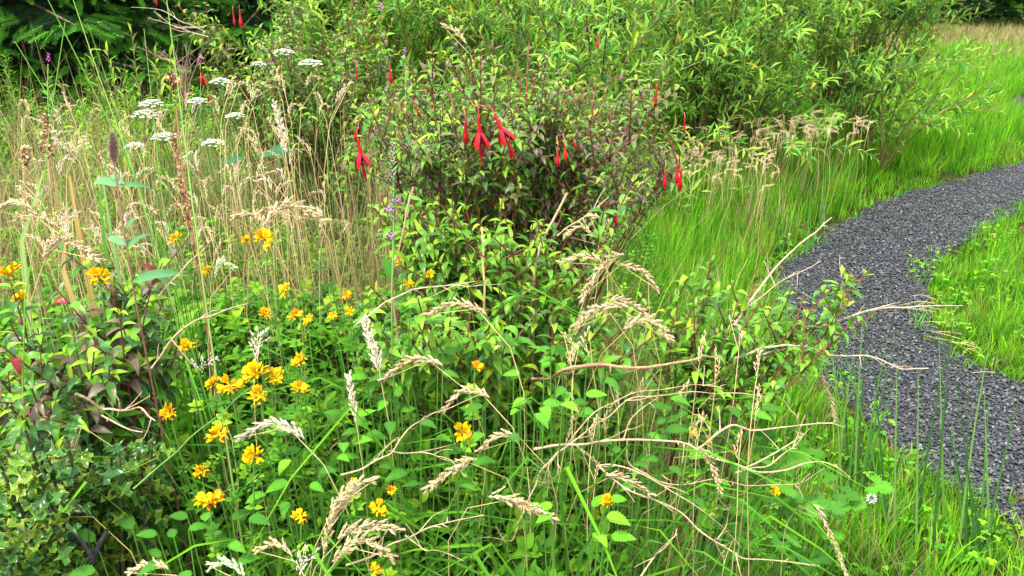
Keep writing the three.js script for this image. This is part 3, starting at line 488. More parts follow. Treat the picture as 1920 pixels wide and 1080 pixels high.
// ---------------------------------------------------------------- holly
const hollyWidth = (t) => { const env = 0.30 * Math.pow(Math.sin(Math.PI * Math.min(1, 0.06 + t * 0.94)), 0.6), k = Math.abs(((t * 5 + 0.5) % 1) - 0.5) * 2; return t > 0.97 ? 0.004 : env * (0.42 + 0.75 * Math.pow(k, 2.2)) + 0.006; };
const hollyLeaves = [0, 1, 2].map((k) => leafGeo({ rows: 21, width: hollyWidth, fold: 0.3, curl: 0.4 + 0.6 * k, wave: 0.7, waves: 2.5, twist: (k - 1) * 0.5 }));
{
  const base = onGround(130, 980, 1.1), p = new Plant('holly_bush', 'glossy spiny holly bush beside the dead black stick', 'shrub', base, 'holly', hollyLeaves);
  const tips = [...cloud(26, 90, 930, 130, 130, 0.86, 1.08), ...cloud(12, 230, 880, 110, 80, 0.9, 1.08), ...cloud(12, 40, 1020, 90, 90, 0.82, 1.0), P(285, 830, 0.98), P(70, 880, 0.9)];
  for (const tip of tips) {
    const mid = base.clone().lerp(tip, 0.5); mid.y = tip.y * 0.7; const c = curveOf(base.clone().add(V(gs() * 0.06, 0, gs() * 0.06)), mid, tip); p.branch(c, 0.006, 0.002, wood(0.07, 0.09, 0.04), 'branch', 8, 5);
    const n = 17; let a = R() * 6; for (let k = 0; k < n; k++) { const t = 1 - 0.17 * (1 - k / n) / c.getLength(), q = c.getPointAt(t), tg = c.getTangentAt(t), [u, v] = perp(tg); a += 2.4;
      const d = u.multiplyScalar(Math.cos(a)).addScaledVector(v, Math.sin(a)).addScaledVector(tg, 0.5); p.leaf(q, d, UP.clone().addScaledVector(tg, 0.8).add(V(gs() * 0.3, 0, gs() * 0.3)), rr(0.022, 0.038), pick([col(0.025, 0.085, 0.014), col(0.04, 0.12, 0.014), col(0.06, 0.15, 0.014), col(0.11, 0.20, 0.014), col(0.17, 0.23, 0.02)])); }
  }
  p.done(300);
}

// ---------------------------------------------------------------- seeding grasses
const spikelet = (() => { const g = new THREE.BufferGeometry(); const v = [[0, 0, 0], [0.11, 0.4, 0], [0, 0.4, 0.09], [-0.11, 0.4, 0], [0, 0.4, -0.09], [0, 1, 0]]; g.setAttribute('position', new THREE.Float32BufferAttribute(v.flat(), 3)); g.setIndex([0, 2, 1, 0, 3, 2, 0, 4, 3, 0, 1, 4, 5, 1, 2, 5, 2, 3, 5, 3, 4, 5, 4, 1]); g.setAttribute('uv', new THREE.Float32BufferAttribute(new Array(12).fill(0.5), 2)); g.computeVertexNormals(); return g; })();
function panicle(curve, t0, wid, n, size, tint) {   // clusters of spikelets on short side twigs, laid forward along the stalk
  const list = [], len = curve.getLength() * (1 - t0), nc = Math.max(5, Math.round(len / 0.0036)), per = Math.max(3, Math.round(n * len / nc));
  for (let i = 0; i < nc; i++) {
    const f = i / nc, t = Math.min(0.999, t0 + (1 - t0) * f), q = curve.getPointAt(t), tg = curve.getTangentAt(t), [u, v] = perp(tg), a = i * 2.4 + gs() * 0.6, out = u.clone().multiplyScalar(Math.cos(a)).addScaledVector(v, Math.sin(a));
    const w = wid * (0.45 + 0.6 * Math.sin(Math.PI * (0.1 + 0.75 * f))), cl = 0.015 * (wid / 0.0085) * (1.15 - 0.6 * f) * rr(0.8, 1.2), ax = tg.clone().addScaledVector(out, 0.25 + 0.35 * w / 0.0085).normalize(), shade = rr(0.85, 1.12), c0 = pick(tint);
    for (let k = 0; k < per; k++) {
      const e = k / per, pos = q.clone().addScaledVector(ax, cl * e).add(V(gs(), gs(), gs()).multiplyScalar(w * 0.26 * (1 - 0.4 * e))), g = spikelet.clone();
      g.applyMatrix4(basis(pos, ax.clone().add(V(gs(), gs(), gs()).multiplyScalar(0.22)), out, size * rr(0.75, 1.25))); paint(g, c0.clone().lerp(pick(tint), 0.5).multiplyScalar(shade * rr(0.8, 1.1))); list.push(g);
    }
    if (wid > 0.012 && i % 2 === 0) list.push(paint(tube([q, q.clone().addScaledVector(ax, cl)], 0.0003, 0.0002, 1, 3), tint[0]));
  }
  return mergeGeometries(list.map((g) => (g.index ? g.toNonIndexed() : g)));
}
const strawTint = T.straw, greenTint = [col(0.30, 0.42, 0.20), col(0.36, 0.44, 0.24)], pinkTint = [col(0.45, 0.33, 0.30), col(0.52, 0.42, 0.38)], whiteTint = [col(0.42, 0.36, 0.27), col(0.36, 0.30, 0.205)];
function stalk(label, pts, d, o = {}) {  // pts: head from its foot over the arch to the tip, in photo pixels
  const q = pts.map(([x, y], i) => P(x, y, d + (o.dd ?? 0) * i)), foot = q[0].clone().add(V((o.lx ?? gs() * 0.12), 0, gs() * 0.1 - 0.06)); foot.y = 0;
  const dir0 = q[1].clone().sub(q[0]), low = q[0].clone().sub(dir0.clone().setLength(0.05)).add(V(0, -0.07, 0)), mid = foot.clone().lerp(low, 0.55).add(V(gs() * 0.03, 0.04, 0));
  const c = curveOf(foot, mid, low, ...q), sub = new THREE.CatmullRomCurve3(q, false, 'centripetal'), hl = sub.getLength(), t0 = 1 - hl / c.getLength();
  const g = thing('seed_stalk', label, 'grass stalk', foot, o.group);
  part(g, 'stem', tube(c, 0.0013, 0.0005, 18, 4), o.green ? stemGreen : R() < 0.7 ? strawStem : strawStem2, foot);
  part(g, 'seed_head', panicle(c, t0, (o.w ?? 0.0085) * 0.62, Math.round((o.n ?? 9500)), o.s ?? 0.0058, o.tint ?? strawTint), strawMat, foot, true);
  if (o.blade ?? R() < 0.5) { const b = c.getPointAt(rr(0.3, 0.6)), a = R() * 6.3, e = V(Math.cos(a), 0, Math.sin(a)); part(g, 'blade', ribbon([b, b.clone().addScaledVector(e, 0.05).add(V(0, 0.1, 0)), b.clone().addScaledVector(e, 0.16).add(V(0, 0.09, 0))], 0.006, 8, e.clone().add(UP)), leafMat('grass', T.straw[2]), foot); }
  return g;
}
[
  ['broad arching straw head above the trefoil by the dead arc twig', [[497, 424], [540, 384], [610, 414]], 1.08, { w: 0.013 }],
  ['straw seed head arching over the tall strap leaf', [[62, 396], [25, 380], [-8, 394]], 1.05],
  ['dense bowed straw head over the woundwort leaves', [[80, 486], [112, 450], [186, 488]], 1.02, { w: 0.014 }],
  ['small hooked straw head just behind the woundwort stem', [[236, 398], [258, 382], [292, 396]], 1.15],
  ['slim curved straw head beside the broad arching one', [[492, 420], [468, 401], [438, 408]], 1.12],
  ['pale green nodding head below the brown dock stalk', [[402, 522], [414, 493], [440, 502]], 1.08, { tint: greenTint }],
  ['smooth bowed straw head beneath the long arc twig', [[914, 594], [856, 568], [800, 590]], 1.06],
  ['arched straw head over the single trefoil flower in the deep grass', [[832, 688], [772, 674], [718, 712]], 1.04],
  ['fluffy whitish head hanging straight down among fuchsia shoots', [[712, 700], [696, 640], [682, 600]], 1.04, { w: 0.012, tint: whiteTint }],
  ['pale drooping head beneath the whitish one', [[668, 792], [660, 745], [654, 704]], 1.02, { w: 0.009, tint: whiteTint }],
  ['straw head of the tall tuft lying level under the pale cane', [[1132, 496], [1094, 480], [1050, 492]], 1.2],
  ['long straw head of the tall tuft drooping towards the dead wood', [[1172, 478], [1122, 508], [1090, 562]], 1.18, { w: 0.012 }],
  ['straw head of the tall tuft bending down towards the path', [[1156, 498], [1206, 510], [1234, 544]], 1.2],
  ['bowed straw head in the middle of the tall tuft', [[1130, 580], [1102, 584], [1080, 616]], 1.18],
  ['double bowed straw head in the lower tall tuft', [[1180, 578], [1125, 578], [1076, 612]], 1.16],
  ['straw head of the tall tuft nodding beside the fuchsia twigs', [[1140, 562], [1182, 568], [1218, 594]], 1.2],
  ['wide straw head of the tall tuft nodding over the brown branch', [[1166, 618], [1216, 598], [1262, 640]], 1.16, { w: 0.011 }],
  ['short hooked straw head at the top of the tall tuft', [[1132, 432], [1128, 412], [1104, 404]], 1.25],
  ['curled straw head close under the bronze fuchsia leaves', [[1112, 444], [1090, 425], [1060, 442]], 1.28],
  ['straw head rising beside the curled one', [[1130, 470], [1138, 440], [1142, 418]], 1.25],
  ['narrow arched head above the lone trefoil and bent blade', [[918, 748], [872, 731], [828, 772]], 1.05],
  ['pale bowed head above the serrated leaves and trefoil', [[572, 826], [512, 792], [448, 822]], 0.98, { w: 0.011, tint: whiteTint }],
  ['small arched head touching the dead branch', [[972, 820], [934, 817], [898, 846]], 1.05],
  ['stout slanting head with side tufts under the dead branch', [[896, 862], [852, 880], [798, 918]], 1.0, { w: 0.011 }],
  ['heavy drooping head lying over a half hidden trefoil', [[914, 930], [962, 938], [1042, 974]], 1.0, { w: 0.013 }],
  ['upper bowed head of the bottom tuft', [[618, 964], [668, 908], [702, 900]], 0.94, { w: 0.011 }],
  ['middle spreading head of the bottom tuft', [[630, 1012], [690, 986], [748, 992]], 0.93, { w: 0.012 }],
  ['lower bowed head of the bottom tuft', [[622, 1056], [682, 1012], [736, 1046]], 0.92, { w: 0.013 }],
  ['upright head of the bottom tuft', [[606, 1040], [630, 960], [668, 922]], 0.95, { w: 0.01 }],
  ['straw head bowed under the purple heather-like panicle', [[548, 1044], [520, 1020], [478, 1032]], 0.93],
  ['straw head hanging against the holly', [[150, 800], [128, 842], [120, 892]], 0.96],
  ['straw head lying flat on the holly leaves', [[162, 962], [122, 956], [78, 970]], 0.92],
  ['straw head resting on the serrated leaves by the black stick', [[318, 1070], [284, 1060], [240, 1074]], 0.9],
  ['greenish curled head at the foot of the trefoils', [[458, 1084], [425, 1054], [394, 1062]], 0.9, { tint: greenTint, w: 0.01 }],
  ['limp straw head threaded through the dead twigs', [[1134, 892], [1182, 902], [1222, 928]], 1.08],
  ['thin straw head dangling from the forked dead branch', [[1308, 838], [1338, 880], [1352, 928]], 1.12],
  ['lone straw head hanging at the grass edge of the path', [[1530, 700], [1556, 742], [1566, 792]], 1.5],
  ['straw head trailing down through the verge grass', [[1524, 944], [1560, 1010], [1588, 1082]], 1.3],
  ['tall pale feathery plume in front of the thin-leaved fuchsia', [[536, 290], [524, 232], [514, 194]], 1.5, { w: 0.011, tint: whiteTint }],
  ['high bowed straw head seen against the dark willow', [[874, 84], [852, 56], [830, 48]], 1.55],
  ['loose open panicle beneath the woundwort flower spike', [[128, 452], [118, 410], [135, 398]], 1.04, { w: 0.02, n: 1700, tint: whiteTint }],
  ['open panicle above the yellow trefoils by the strap leaf', [[120, 430], [92, 410], [60, 402]], 1.05, { w: 0.016, n: 2000 }],
  ['purplish open panicle among the trefoil heads', [[478, 680], [482, 650], [490, 622]], 1.0, { w: 0.017, n: 2200, tint: pinkTint }],
  ['purplish feathery panicle in the bottom tuft', [[560, 1084], [568, 1052], [590, 1040]], 0.92, { w: 0.018, n: 2200, tint: pinkTint }],
  ['small pale panicle above the bottom trefoil', [[380, 700], [372, 690], [402, 672]], 1.02, { w: 0.018, n: 1700, tint: pinkTint }],
].forEach(([l, p, d, o]) => stalk(l, p, d, o));
R = rng(900);
for (let i = 0; i < 120; i++) {   // thinner look-alikes standing through the dry part of the bed
  const px = rr(40, 660), py = 190 + 290 * R() + (px > 420 ? -30 : 10), d = rr(1.3, 2.1), s = R() < 0.5 ? -1 : 1;
  stalk('thin straw grass stalk standing in the dry part of the bed', [[px, py], [px + s * rr(4, 14), py - rr(18, 34)], [px + s * rr(14, 40), py - rr(14, 40)]], d, { w: rr(0.004, 0.009), n: 2400, group: 'thin straw stalks in the dry part of the bed', blade: R() < 0.3, tint: R() < 0.35 ? whiteTint : strawTint });
}
for (let i = 0; i < 210; i++) {   // seeding grass in front of the willows
  const px = i < 120 ? 1510 + gs() * 110 : rr(1240, 1470), py = i < 120 ? 240 + gs() * 28 : 290 + gs() * 70, d = seen(G(px, py, rr(0.42, 0.6)))[2], s = R() < 0.65 ? 1 : -1;
  if (d > 5.4) continue;
  stalk('tan seeding grass stalk in front of the willows', [[px, py], [px + s * 3, py - 12], [px + s * rr(8, 22), py - rr(8, 20)]], d, { w: 0.009, n: 800, s: 0.012, group: 'tan seeding stalks in front of the willows', blade: false });
}
for (let i = 0; i < 22; i++) { const px = rr(1040, 1420), py = rr(640, 900), d = rr(1.1, 1.3); stalk('thin straw stalk standing among the dead twigs', [[px, py], [px + gs() * 10, py - 30], [px + gs() * 25, py - 55]], d, { w: 0.005, n: 1800, group: 'thin straw stalks among the dead twigs', blade: true }); }

// ---------------------------------------------------------------- trefoils
const petalA = leafGeo({ rows: 6, width: (t) => 0.40 * Math.pow(Math.max(0, Math.sin(Math.PI * Math.pow(t, 1.5))), 0.55), fold: 0.3, curl: -0.7 }), petalB = leafGeo({ rows: 5, width: lance(0.2), fold: 0.7, curl: 0.5 });
const floret = (() => { const put = (g, ...b) => { const k = g.clone(); k.applyMatrix4(basis(...b)); return k; };
  return mergeGeometries([put(petalA, V(0, 0.3, 0.03), V(0, 0.75, 0.62), V(0, 0.6, -0.75), 0.62), put(petalB, V(0.02, 0.3, 0), V(0.3, 1, -0.05), V(0.6, 0, 1), 0.66), put(petalB, V(-0.02, 0.3, 0), V(-0.3, 1, -0.05), V(-0.6, 0, 1), 0.66), tube([V(0, 0, 0), V(0, 0.18, 0.01), V(0, 0.36, 0)], 0.05, 0.1, 2, 5)]); })();
const yellowMats = [col(0.44, 0.265, 0.0015), col(0.47, 0.30, 0.002), col(0.42, 0.225, 0.0015)].map((c) => leafMat('petal', c)), orangeMat = leafMat('petal', col(0.34, 0.12, 0.004));
const leaflet = leafGeo({ rows: 5, width: ovate(0.33), fold: 0.25, curl: 0.5 });
const trefoilLeaf = (() => { const l = []; for (let k = 0; k < 5; k++) { const a = k < 3 ? (k - 1) * 1.0 : (k - 3.5) * 3.6, g = leaflet.clone(); g.applyMatrix4(basis(V(0, k < 3 ? 0.35 : 0, 0), V(Math.sin(a), Math.cos(a) * (k < 3 ? 1 : 0.2), 0.15), V(0, -0.2, 1), 0.75)); l.push(g); } return mergeGeometries(l); })();
function trefoil(label, px, py, size, d, group) {
  const head = P(px, py, d), foot = head.clone().add(V(gs() * 0.12, 0, gs() * 0.1 - 0.1)); foot.y = 0;
  const g = thing('trefoil_plant', label, 'wildflower', foot, group), c = curveOf(foot, foot.clone().lerp(head, 0.6).add(V(gs() * 0.04, 0, gs() * 0.03)), head.clone().add(V(gs() * 0.01, -0.04, 0.005)), head);
  part(g, 'stem', tube(c, 0.0013, 0.0008, 14, 4), stemGreen, foot);
  const fs = size / FOCAL * d * 0.55, n = 6 + Math.floor(R() * 4), ax = V(gs() * 0.7, 0.75, 0.5 + gs() * 0.5).normalize(), [u, v] = perp(ax), off = R() * 6;
  for (let k = 0; k < n; k++) { const a = off + k / n * 6.28, o = u.clone().multiplyScalar(Math.cos(a + gs() * 0.3)).addScaledVector(v, Math.sin(a)); placed(g, 'floret', floret, R() < 0.07 ? orangeMat : pick(yellowMats), basis(head.clone().addScaledVector(ax, gs() * fs * 0.2), o.clone().addScaledVector(ax, rr(-0.2, 1.0)).addScaledVector(u, gs() * 0.3), ax, fs * rr(0.7, 1.15)), foot); }
  for (let k = 0; k < 7; k++) { const t = 1 - rr(0.02, 0.2), q = c.getPointAt(t), a = R() * 6.3; placed(g, 'leaf', trefoilLeaf, leafMat('soft', mixT([['herb', 0.7], ['young', 0.3]])), basis(q, V(Math.cos(a), rr(0.1, 0.7), Math.sin(a)), UP, rr(0.012, 0.02)), foot); }
}
const tl = (w) => `yellow trefoil head ${w}`;
[[20, 512, 48, 'under the bowed straw head by the strap leaf', 1.02], [40, 562, 38, 'crossed by a leaning rush stem', 1.0], [186, 520, 42, 'just above the purple-leaved fuchsia', 1.03], [328, 447, 30, 'beside the brown dock stalk', 1.1], [388, 508, 22, 'behind the dock stalk', 1.1], [495, 447, 42, 'under the broad arching straw head', 1.06], [462, 452, 22, 'close against the slim curved straw head', 1.08],
  [535, 545, 32, 'standing alone above the fuchsia shoots', 1.05], [500, 590, 32, 'below the lone one, paired with a neighbour', 1.04], [552, 592, 32, 'paired with a neighbour near the fuchsia shoots', 1.04], [650, 555, 26, 'at the left edge of the fuchsia shoots', 1.1], [656, 584, 22, 'half hidden by young fuchsia leaves', 1.1], [770, 535, 24, 'touching the long arc twig', 1.12], [805, 515, 20, 'behind the long arc twig', 1.15],
  [350, 652, 36, 'between the dark fuchsia and the rush stems', 1.02], [480, 700, 52, 'largest of the dense cluster', 0.98], [515, 705, 44, 'in the dense cluster, next to the largest', 0.99], [562, 678, 36, 'above the dense cluster', 1.0], [487, 742, 46, 'lowest of the dense cluster', 0.97], [432, 726, 48, 'orange-tinged, beside the dense cluster', 0.98], [400, 720, 34, 'small and orange-tinged, at the edge of the cluster', 0.99], [560, 730, 36, 'beneath the one above the cluster', 0.99],
  [318, 775, 42, 'by the dead twig above the holly', 0.97], [410, 815, 50, 'under the thin green diagonal stem', 0.95], [476, 855, 42, 'just under the pale bowed head', 0.94], [392, 940, 54, 'large and open over the serrated leaves', 0.92], [565, 970, 38, 'beside the bottom straw tuft', 0.93], [378, 884, 36, 'withered orange above the large open one', 0.98], [890, 688, 32, 'alone in the deep green grass', 1.06], [865, 810, 40, 'alone above the bent wide blades', 1.0],
  [985, 950, 26, 'beneath the heavy drooping straw head', 1.03], [1137, 943, 34, 'beside the dead branch fork over serrated leaves', 1.04], [1452, 920, 24, 'below the dead branch in the verge', 1.2], [1330, 825, 20, 'on the thick dead branch', 1.18], [1300, 815, 18, 'behind the thick dead branch', 1.2], [710, 955, 38, 'behind the bottom straw tuft', 0.97], [735, 920, 26, 'above the bottom straw tuft', 1.0], [660, 905, 24, 'between the straw heads of the bottom tuft', 1.0], [704, 1068, 28, 'below the bottom straw tuft', 0.93], [880, 765, 18, 'faded, under the narrow arched head', 1.06], [752, 490, 20, 'beside the loosestrife-like spike', 1.18], [577, 600, 26, 'behind the paired ones', 1.07], [625, 592, 24, 'among the fuchsia leaf tips', 1.08], [592, 402, 18, 'behind the broad arching straw head', 1.2]]
  .forEach(([x, y, s, w, d]) => trefoil(tl(w), x, y, s, d));

// ---------------------------------------------------------------- umbels, spikes, docks, rushes
const whiteDot = new THREE.MeshStandardMaterial({ color: col(0.33, 0.33, 0.28), roughness: 0.9 });
function umbel(label, px, py, w, d) {
  const top = P(px, py, d), foot = top.clone().add(V(gs() * 0.1, 0, -0.1)); foot.y = 0; const g = thing('white_umbel', label, 'wildflower', foot, 'white umbels behind the dry grass'), r = w / FOCAL * d * 0.5, hub = top.clone().add(V(0, -r * 0.8, 0));
  part(g, 'stem', tube([foot, foot.clone().lerp(hub, 0.6).add(V(0.02, 0, 0)), hub], 0.004, 0.002, 10, 5), stemGreen, foot);
  const dots = [], rays = [];
  for (let k = 0; k < 26; k++) { const a = k * 2.4, q = Math.sqrt(k / 26) * r, e = hub.clone().add(V(Math.cos(a) * q, r * 0.8 - q * q / r * 0.4 + gs() * r * 0.06, Math.sin(a) * q)); rays.push(tube([hub, e], 0.0006, 0.0005, 1, 3)); for (let m = 0; m < 22; m++) { const s = new THREE.OctahedronGeometry(r * rr(0.03, 0.06), 0); s.scale(1.3, 0.7, 1.3); s.translate(e.x + gs() * r * 0.13, e.y + gs() * r * 0.05, e.z + gs() * r * 0.13); dots.push(s); } }
  part(g, 'rays', mergeGeometries(rays), stemGreen, foot, true); part(g, 'flower_head', mergeGeometries(dots), whiteDot, foot, true);
}
[[283, 188, 46, 'broad white umbel, upper of a stacked pair'], [276, 206, 54, 'broad white umbel, lower of a stacked pair'], [370, 184, 38, 'white umbel under a hanging red fuchsia bud'], [412, 147, 40, 'tilted white umbel against the dark gap'], [307, 250, 46, 'white umbel behind the brown dock stalk'], [252, 268, 36, 'small white umbel beside the purple spike'], [532, 92, 40, 'white umbel among the fuchsia branches'], [582, 112, 46, 'wide white umbel behind the fuchsia branches'], [484, 116, 30, 'small white umbel between fuchsia branches'], [400, 262, 44, 'low white umbel above the dry stalks'], [440, 212, 36, 'half hidden white umbel in the fuchsia']].forEach(([x, y, w, l]) => umbel(l, x, y, w, 2.15));

function spikePlant(label, pts, d, leaves, spike, cs) {
  const q = pts.map(([x, y]) => P(x, y, d)), foot = q[0].clone(); foot.y = 0; const g = thing('flower_spike', label, 'wildflower', foot), c = curveOf(foot, ...q);
  part(g, 'stem', tube(c, 0.0024, 0.0012, 16, 6), cs.stem, foot);
  for (const [x, y, tx, ty] of leaves) { const a = P(x, y, d), b = P(tx, ty, d + 0.02), L = a.distanceTo(b); placed(g, 'leaf', willowishLeaf, leafMat('soft', pick(cs.leaf)), basis(a, b.clone().sub(a), V(0, 0.8, 0.6), L), foot); }
  for (const [x0, y0, x1, y1, w, n, pal] of spike) { const a = P(x0, y0, d), b = P(x1, y1, d), list = []; for (let i = 0; i < n; i++) { const whorls = Math.max(2, Math.round(n / 16)), f = cs.clumps ? (Math.floor(i / n * whorls) + 0.35 + gs() * 0.5) / whorls : i / n, an = i * 2.4, r = (cs.clumps ? rr(0.2, 2.2) * (0.6 + 0.5 * Math.sin(Math.floor(i / n * whorls) * 2.3)) : 1) * w / FOCAL * d * 0.5 * (0.4 + 0.6 * Math.sin(Math.PI * (0.25 + 0.72 * f))), s = leaflet.clone(); s.applyMatrix4(basis(a.clone().lerp(b, f).add(V(Math.cos(an) * r * 0.4, 0, Math.sin(an) * r * 0.4)), cs.clumps ? V(gs(), gs(), gs()) : V(Math.cos(an), 0.9, Math.sin(an)), UP, (cs.clumps ? 0.24 * w / FOCAL * d : r * 1.2))); list.push(paint(s, pick(pal).clone().multiplyScalar(rr(0.7, 1.2)))); } part(g, 'flower_head', mergeGeometries(list), strawMat, foot, true); }
}
const willowishLeaf = leafGeo({ rows: 8, width: ovate(0.115), fold: 0.5, curl: 1.1, wave: 0.15 });
const blueGreen = [col(0.09, 0.22, 0.10), col(0.12, 0.27, 0.13)];
spikePlant('woundwort with a dusky purple flower spike and red stem', [[246, 520], [232, 430], [222, 350], [213, 300]], 0.98, [[226, 350, 160, 335], [226, 350, 290, 348], [232, 345, 200, 320], [238, 460, 190, 440], [240, 465, 285, 430], [250, 530, 355, 505], [238, 430, 260, 400]], [[214, 304, 211, 246, 17, 120, [col(0.20, 0.09, 0.10), col(0.13, 0.13, 0.06), col(0.26, 0.12, 0.14)]]], { stem: wood(0.19, 0.075, 0.05, 0.6), leaf: blueGreen });
const pinkP = [col(0.48, 0.05, 0.42), col(0.56, 0.09, 0.50), col(0.40, 0.04, 0.34)];
spikePlant('hairy grey-green spike with a few magenta flowers', [[734, 600], [737, 500], [738, 400], [738, 330]], 1.14, [[736, 530, 716, 470], [737, 455, 700, 470], [738, 470, 775, 500], [738, 452, 760, 440]], [[730, 402, 731, 388, 16, 9, pinkP], [746, 384, 745, 372, 14, 7, pinkP], [734, 386, 735, 374, 12, 6, pinkP], [734, 450, 734, 438, 16, 8, pinkP], [738, 420, 738, 330, 14, 60, [col(0.10, 0.14, 0.06), col(0.14, 0.15, 0.08)]], [736, 345, 736, 260, 16, 60, [col(0.10, 0.14, 0.06), col(0.15, 0.16, 0.09)]]], { stem: stemGreen, leaf: T.herb });
spikePlant('thin purple spike against the spruce', [[92, 230], [90, 160], [90, 120]], 2.0, [[91, 150, 104, 140], [91, 180, 76, 165]], [[90, 118, 91, 98, 7, 14, pinkP]], { stem: stemGreen, leaf: T.herb });
spikePlant('thin purple spike between fuchsia flowers and spruce', [[380, 260], [376, 150], [376, 120]], 2.4, [], [[376, 118, 375, 100, 7, 14, pinkP]], { stem: stemGreen, leaf: T.herb });
spikePlant('thin purple spike in front of the willow', [[762, 240], [760, 140], [759, 110]], 2.1, [], [[759, 106, 759, 88, 7, 12, pinkP]], { stem: stemGreen, leaf: T.herb });
spikePlant('thin purple spike at the top of the willow', [[720, 200], [714, 60], [714, 30]], 2.4, [], [[714, 24, 714, 4, 9, 14, pinkP]], { stem: stemGreen, leaf: T.herb });
const dockTint = [col(0.22, 0.10, 0.035), col(0.30, 0.14, 0.05), col(0.15, 0.07, 0.03)];
spikePlant('tall brown dock stalk with clusters of dry seed', [[400, 700], [378, 540], [358, 420], [340, 300], [330, 200]], 1.12, [], [[356, 430, 336, 330, 26, 330, dockTint], [336, 320, 322, 240, 22, 220, dockTint], [330, 160, 318, 140, 38, 140, dockTint], [372, 510, 362, 450, 24, 180, dockTint]], { clumps: 1, stem: wood(0.26, 0.13, 0.05), leaf: T.olive });
spikePlant('brown dock stalk beside the strap leaf', [[100, 420], [94, 320], [88, 260]], 1.3, [], [[92, 290, 86, 215, 42, 240, [col(0.30, 0.2, 0.09), col(0.22, 0.14, 0.06)]]], { clumps: 1, stem: wood(0.3, 0.22, 0.1), leaf: T.olive });
spikePlant('short brown dock stalk near the willowherb', [[50, 420], [48, 340], [45, 300]], 1.35, [], [[48, 310, 44, 275, 34, 160, [col(0.26, 0.17, 0.06), col(0.3, 0.2, 0.08)]]], { clumps: 1, stem: wood(0.3, 0.22, 0.1), leaf: T.olive });

const rushMats = [col(0.014, 0.060, 0.005), col(0.024, 0.085, 0.006), col(0.010, 0.042, 0.005), col(0.05, 0.11, 0.016)].map((c) => new THREE.MeshPhysicalMaterial({ color: c, roughness: 0.75, specularIntensity: 0.35 }));
const paleRushMats = [col(0.05, 0.16, 0.012), col(0.075, 0.20, 0.016), col(0.12, 0.22, 0.04)].map((c) => new THREE.MeshPhysicalMaterial({ color: c, roughness: 0.75, specularIntensity: 0.35 }));   // the thick pale-stemmed kind on the left
function rush(label, lines, group, mats = rushMats) {   // lines: [d, w, [px, py] foot ... tip]
  const foot = P(...lines[0][2], lines[0][0]); foot.y = 0; const g = thing('rush_clump', label, 'rush', foot, group);
  for (const [d, r, ...pts] of lines) { const q = pts.map(([x, y], i) => P(x, y, d)), f = q[0].clone(); if (f.y > 0.05) { const dir = q[0].clone().sub(q[1]); f.addScaledVector(dir, Math.min(3, f.y / Math.max(0.05, -dir.y))); f.y = 0; q.unshift(f); } part(g, 'stem', tube(q, r, r * 0.18, 14, 5), pick(mats), foot); }
}
rush('tall leaning rush stems in front of the spruce', [[0.98, 0.003, [390, 600], [362, 390], [336, 180], [310, -20]], [1.02, 0.0027, [290, 420], [210, 240], [85, -10]], [1.05, 0.0027, [275, 400], [195, 170], [134, -10]], [1.08, 0.002, [262, 360], [208, 170], [164, 44]], [1.1, 0.0018, [300, 340], [284, 180], [270, 54]]], undefined, paleRushMats);
rush('pale bent rush stems beside the woundwort', [[1.0, 0.002, [160, 300], [95, 190], [28, 78]], [0.98, 0.0024, [42, 630], [78, 380], [100, 180], [122, 42]], [1.1, 0.0014, [72, 330], [64, 230], [56, 146]]], undefined, paleRushMats);
rush('dense rush stems behind the dark fuchsia', Array.from({ length: 16 }, (_, i) => [1.14 + 0.1 * R(), 0.0018, [330 + i * 5 + gs() * 8, 640 + gs() * 20], [300 + i * 5 + gs() * 10, 480], [270 + i * 7 + gs() * 24, 300 + gs() * 50]]));
rush('spare rush stems before the thin-leaved fuchsia', Array.from({ length: 12 }, (_, i) => { const x = 405 + i * 26 + gs() * 14; return [1.5 + 0.3 * R(), 0.0015, [x, 420], [x + gs() * 6, 260], [x + gs() * 14, 90 + 80 * R()]]; }));
R = rng(1200);
const groundRush = (label, px, py, n, hpx, sp) => { const b = G(px, py), d = seen(b)[2]; rush(label, Array.from({ length: n }, () => { const x = px + gs() * sp, t = hpx * rr(0.55, 1.1), lean = gs() * 0.22; return [d * rr(0.97, 1.03), Math.min(0.0048, 0.0021 * d), [x, py], [x + lean * t * 0.5, py - t * 0.5], [x + lean * t * 1.15, py - t]]; })); };
groundRush('dark rush clump at the grass edge near the dead branch tip', 1600, 920, 12, 330, 30);
groundRush('upright rush clump overlapping the slate path', 1720, 1040, 9, 420, 60);
groundRush('rush clump at the near end of the verge', 1830, 1060, 8, 330, 40);
groundRush('lone sparse rush stems in the verge grass', 1500, 1040, 6, 260, 60);
groundRush('small rush clump on the bend of the grass verge', 1550, 430, 10, 100, 30);
groundRush('far rush clump by the end of the path', 1800, 260, 9, 60, 40);
groundRush('rushes along the verge where the path bends', 1470, 480, 12, 150, 40);

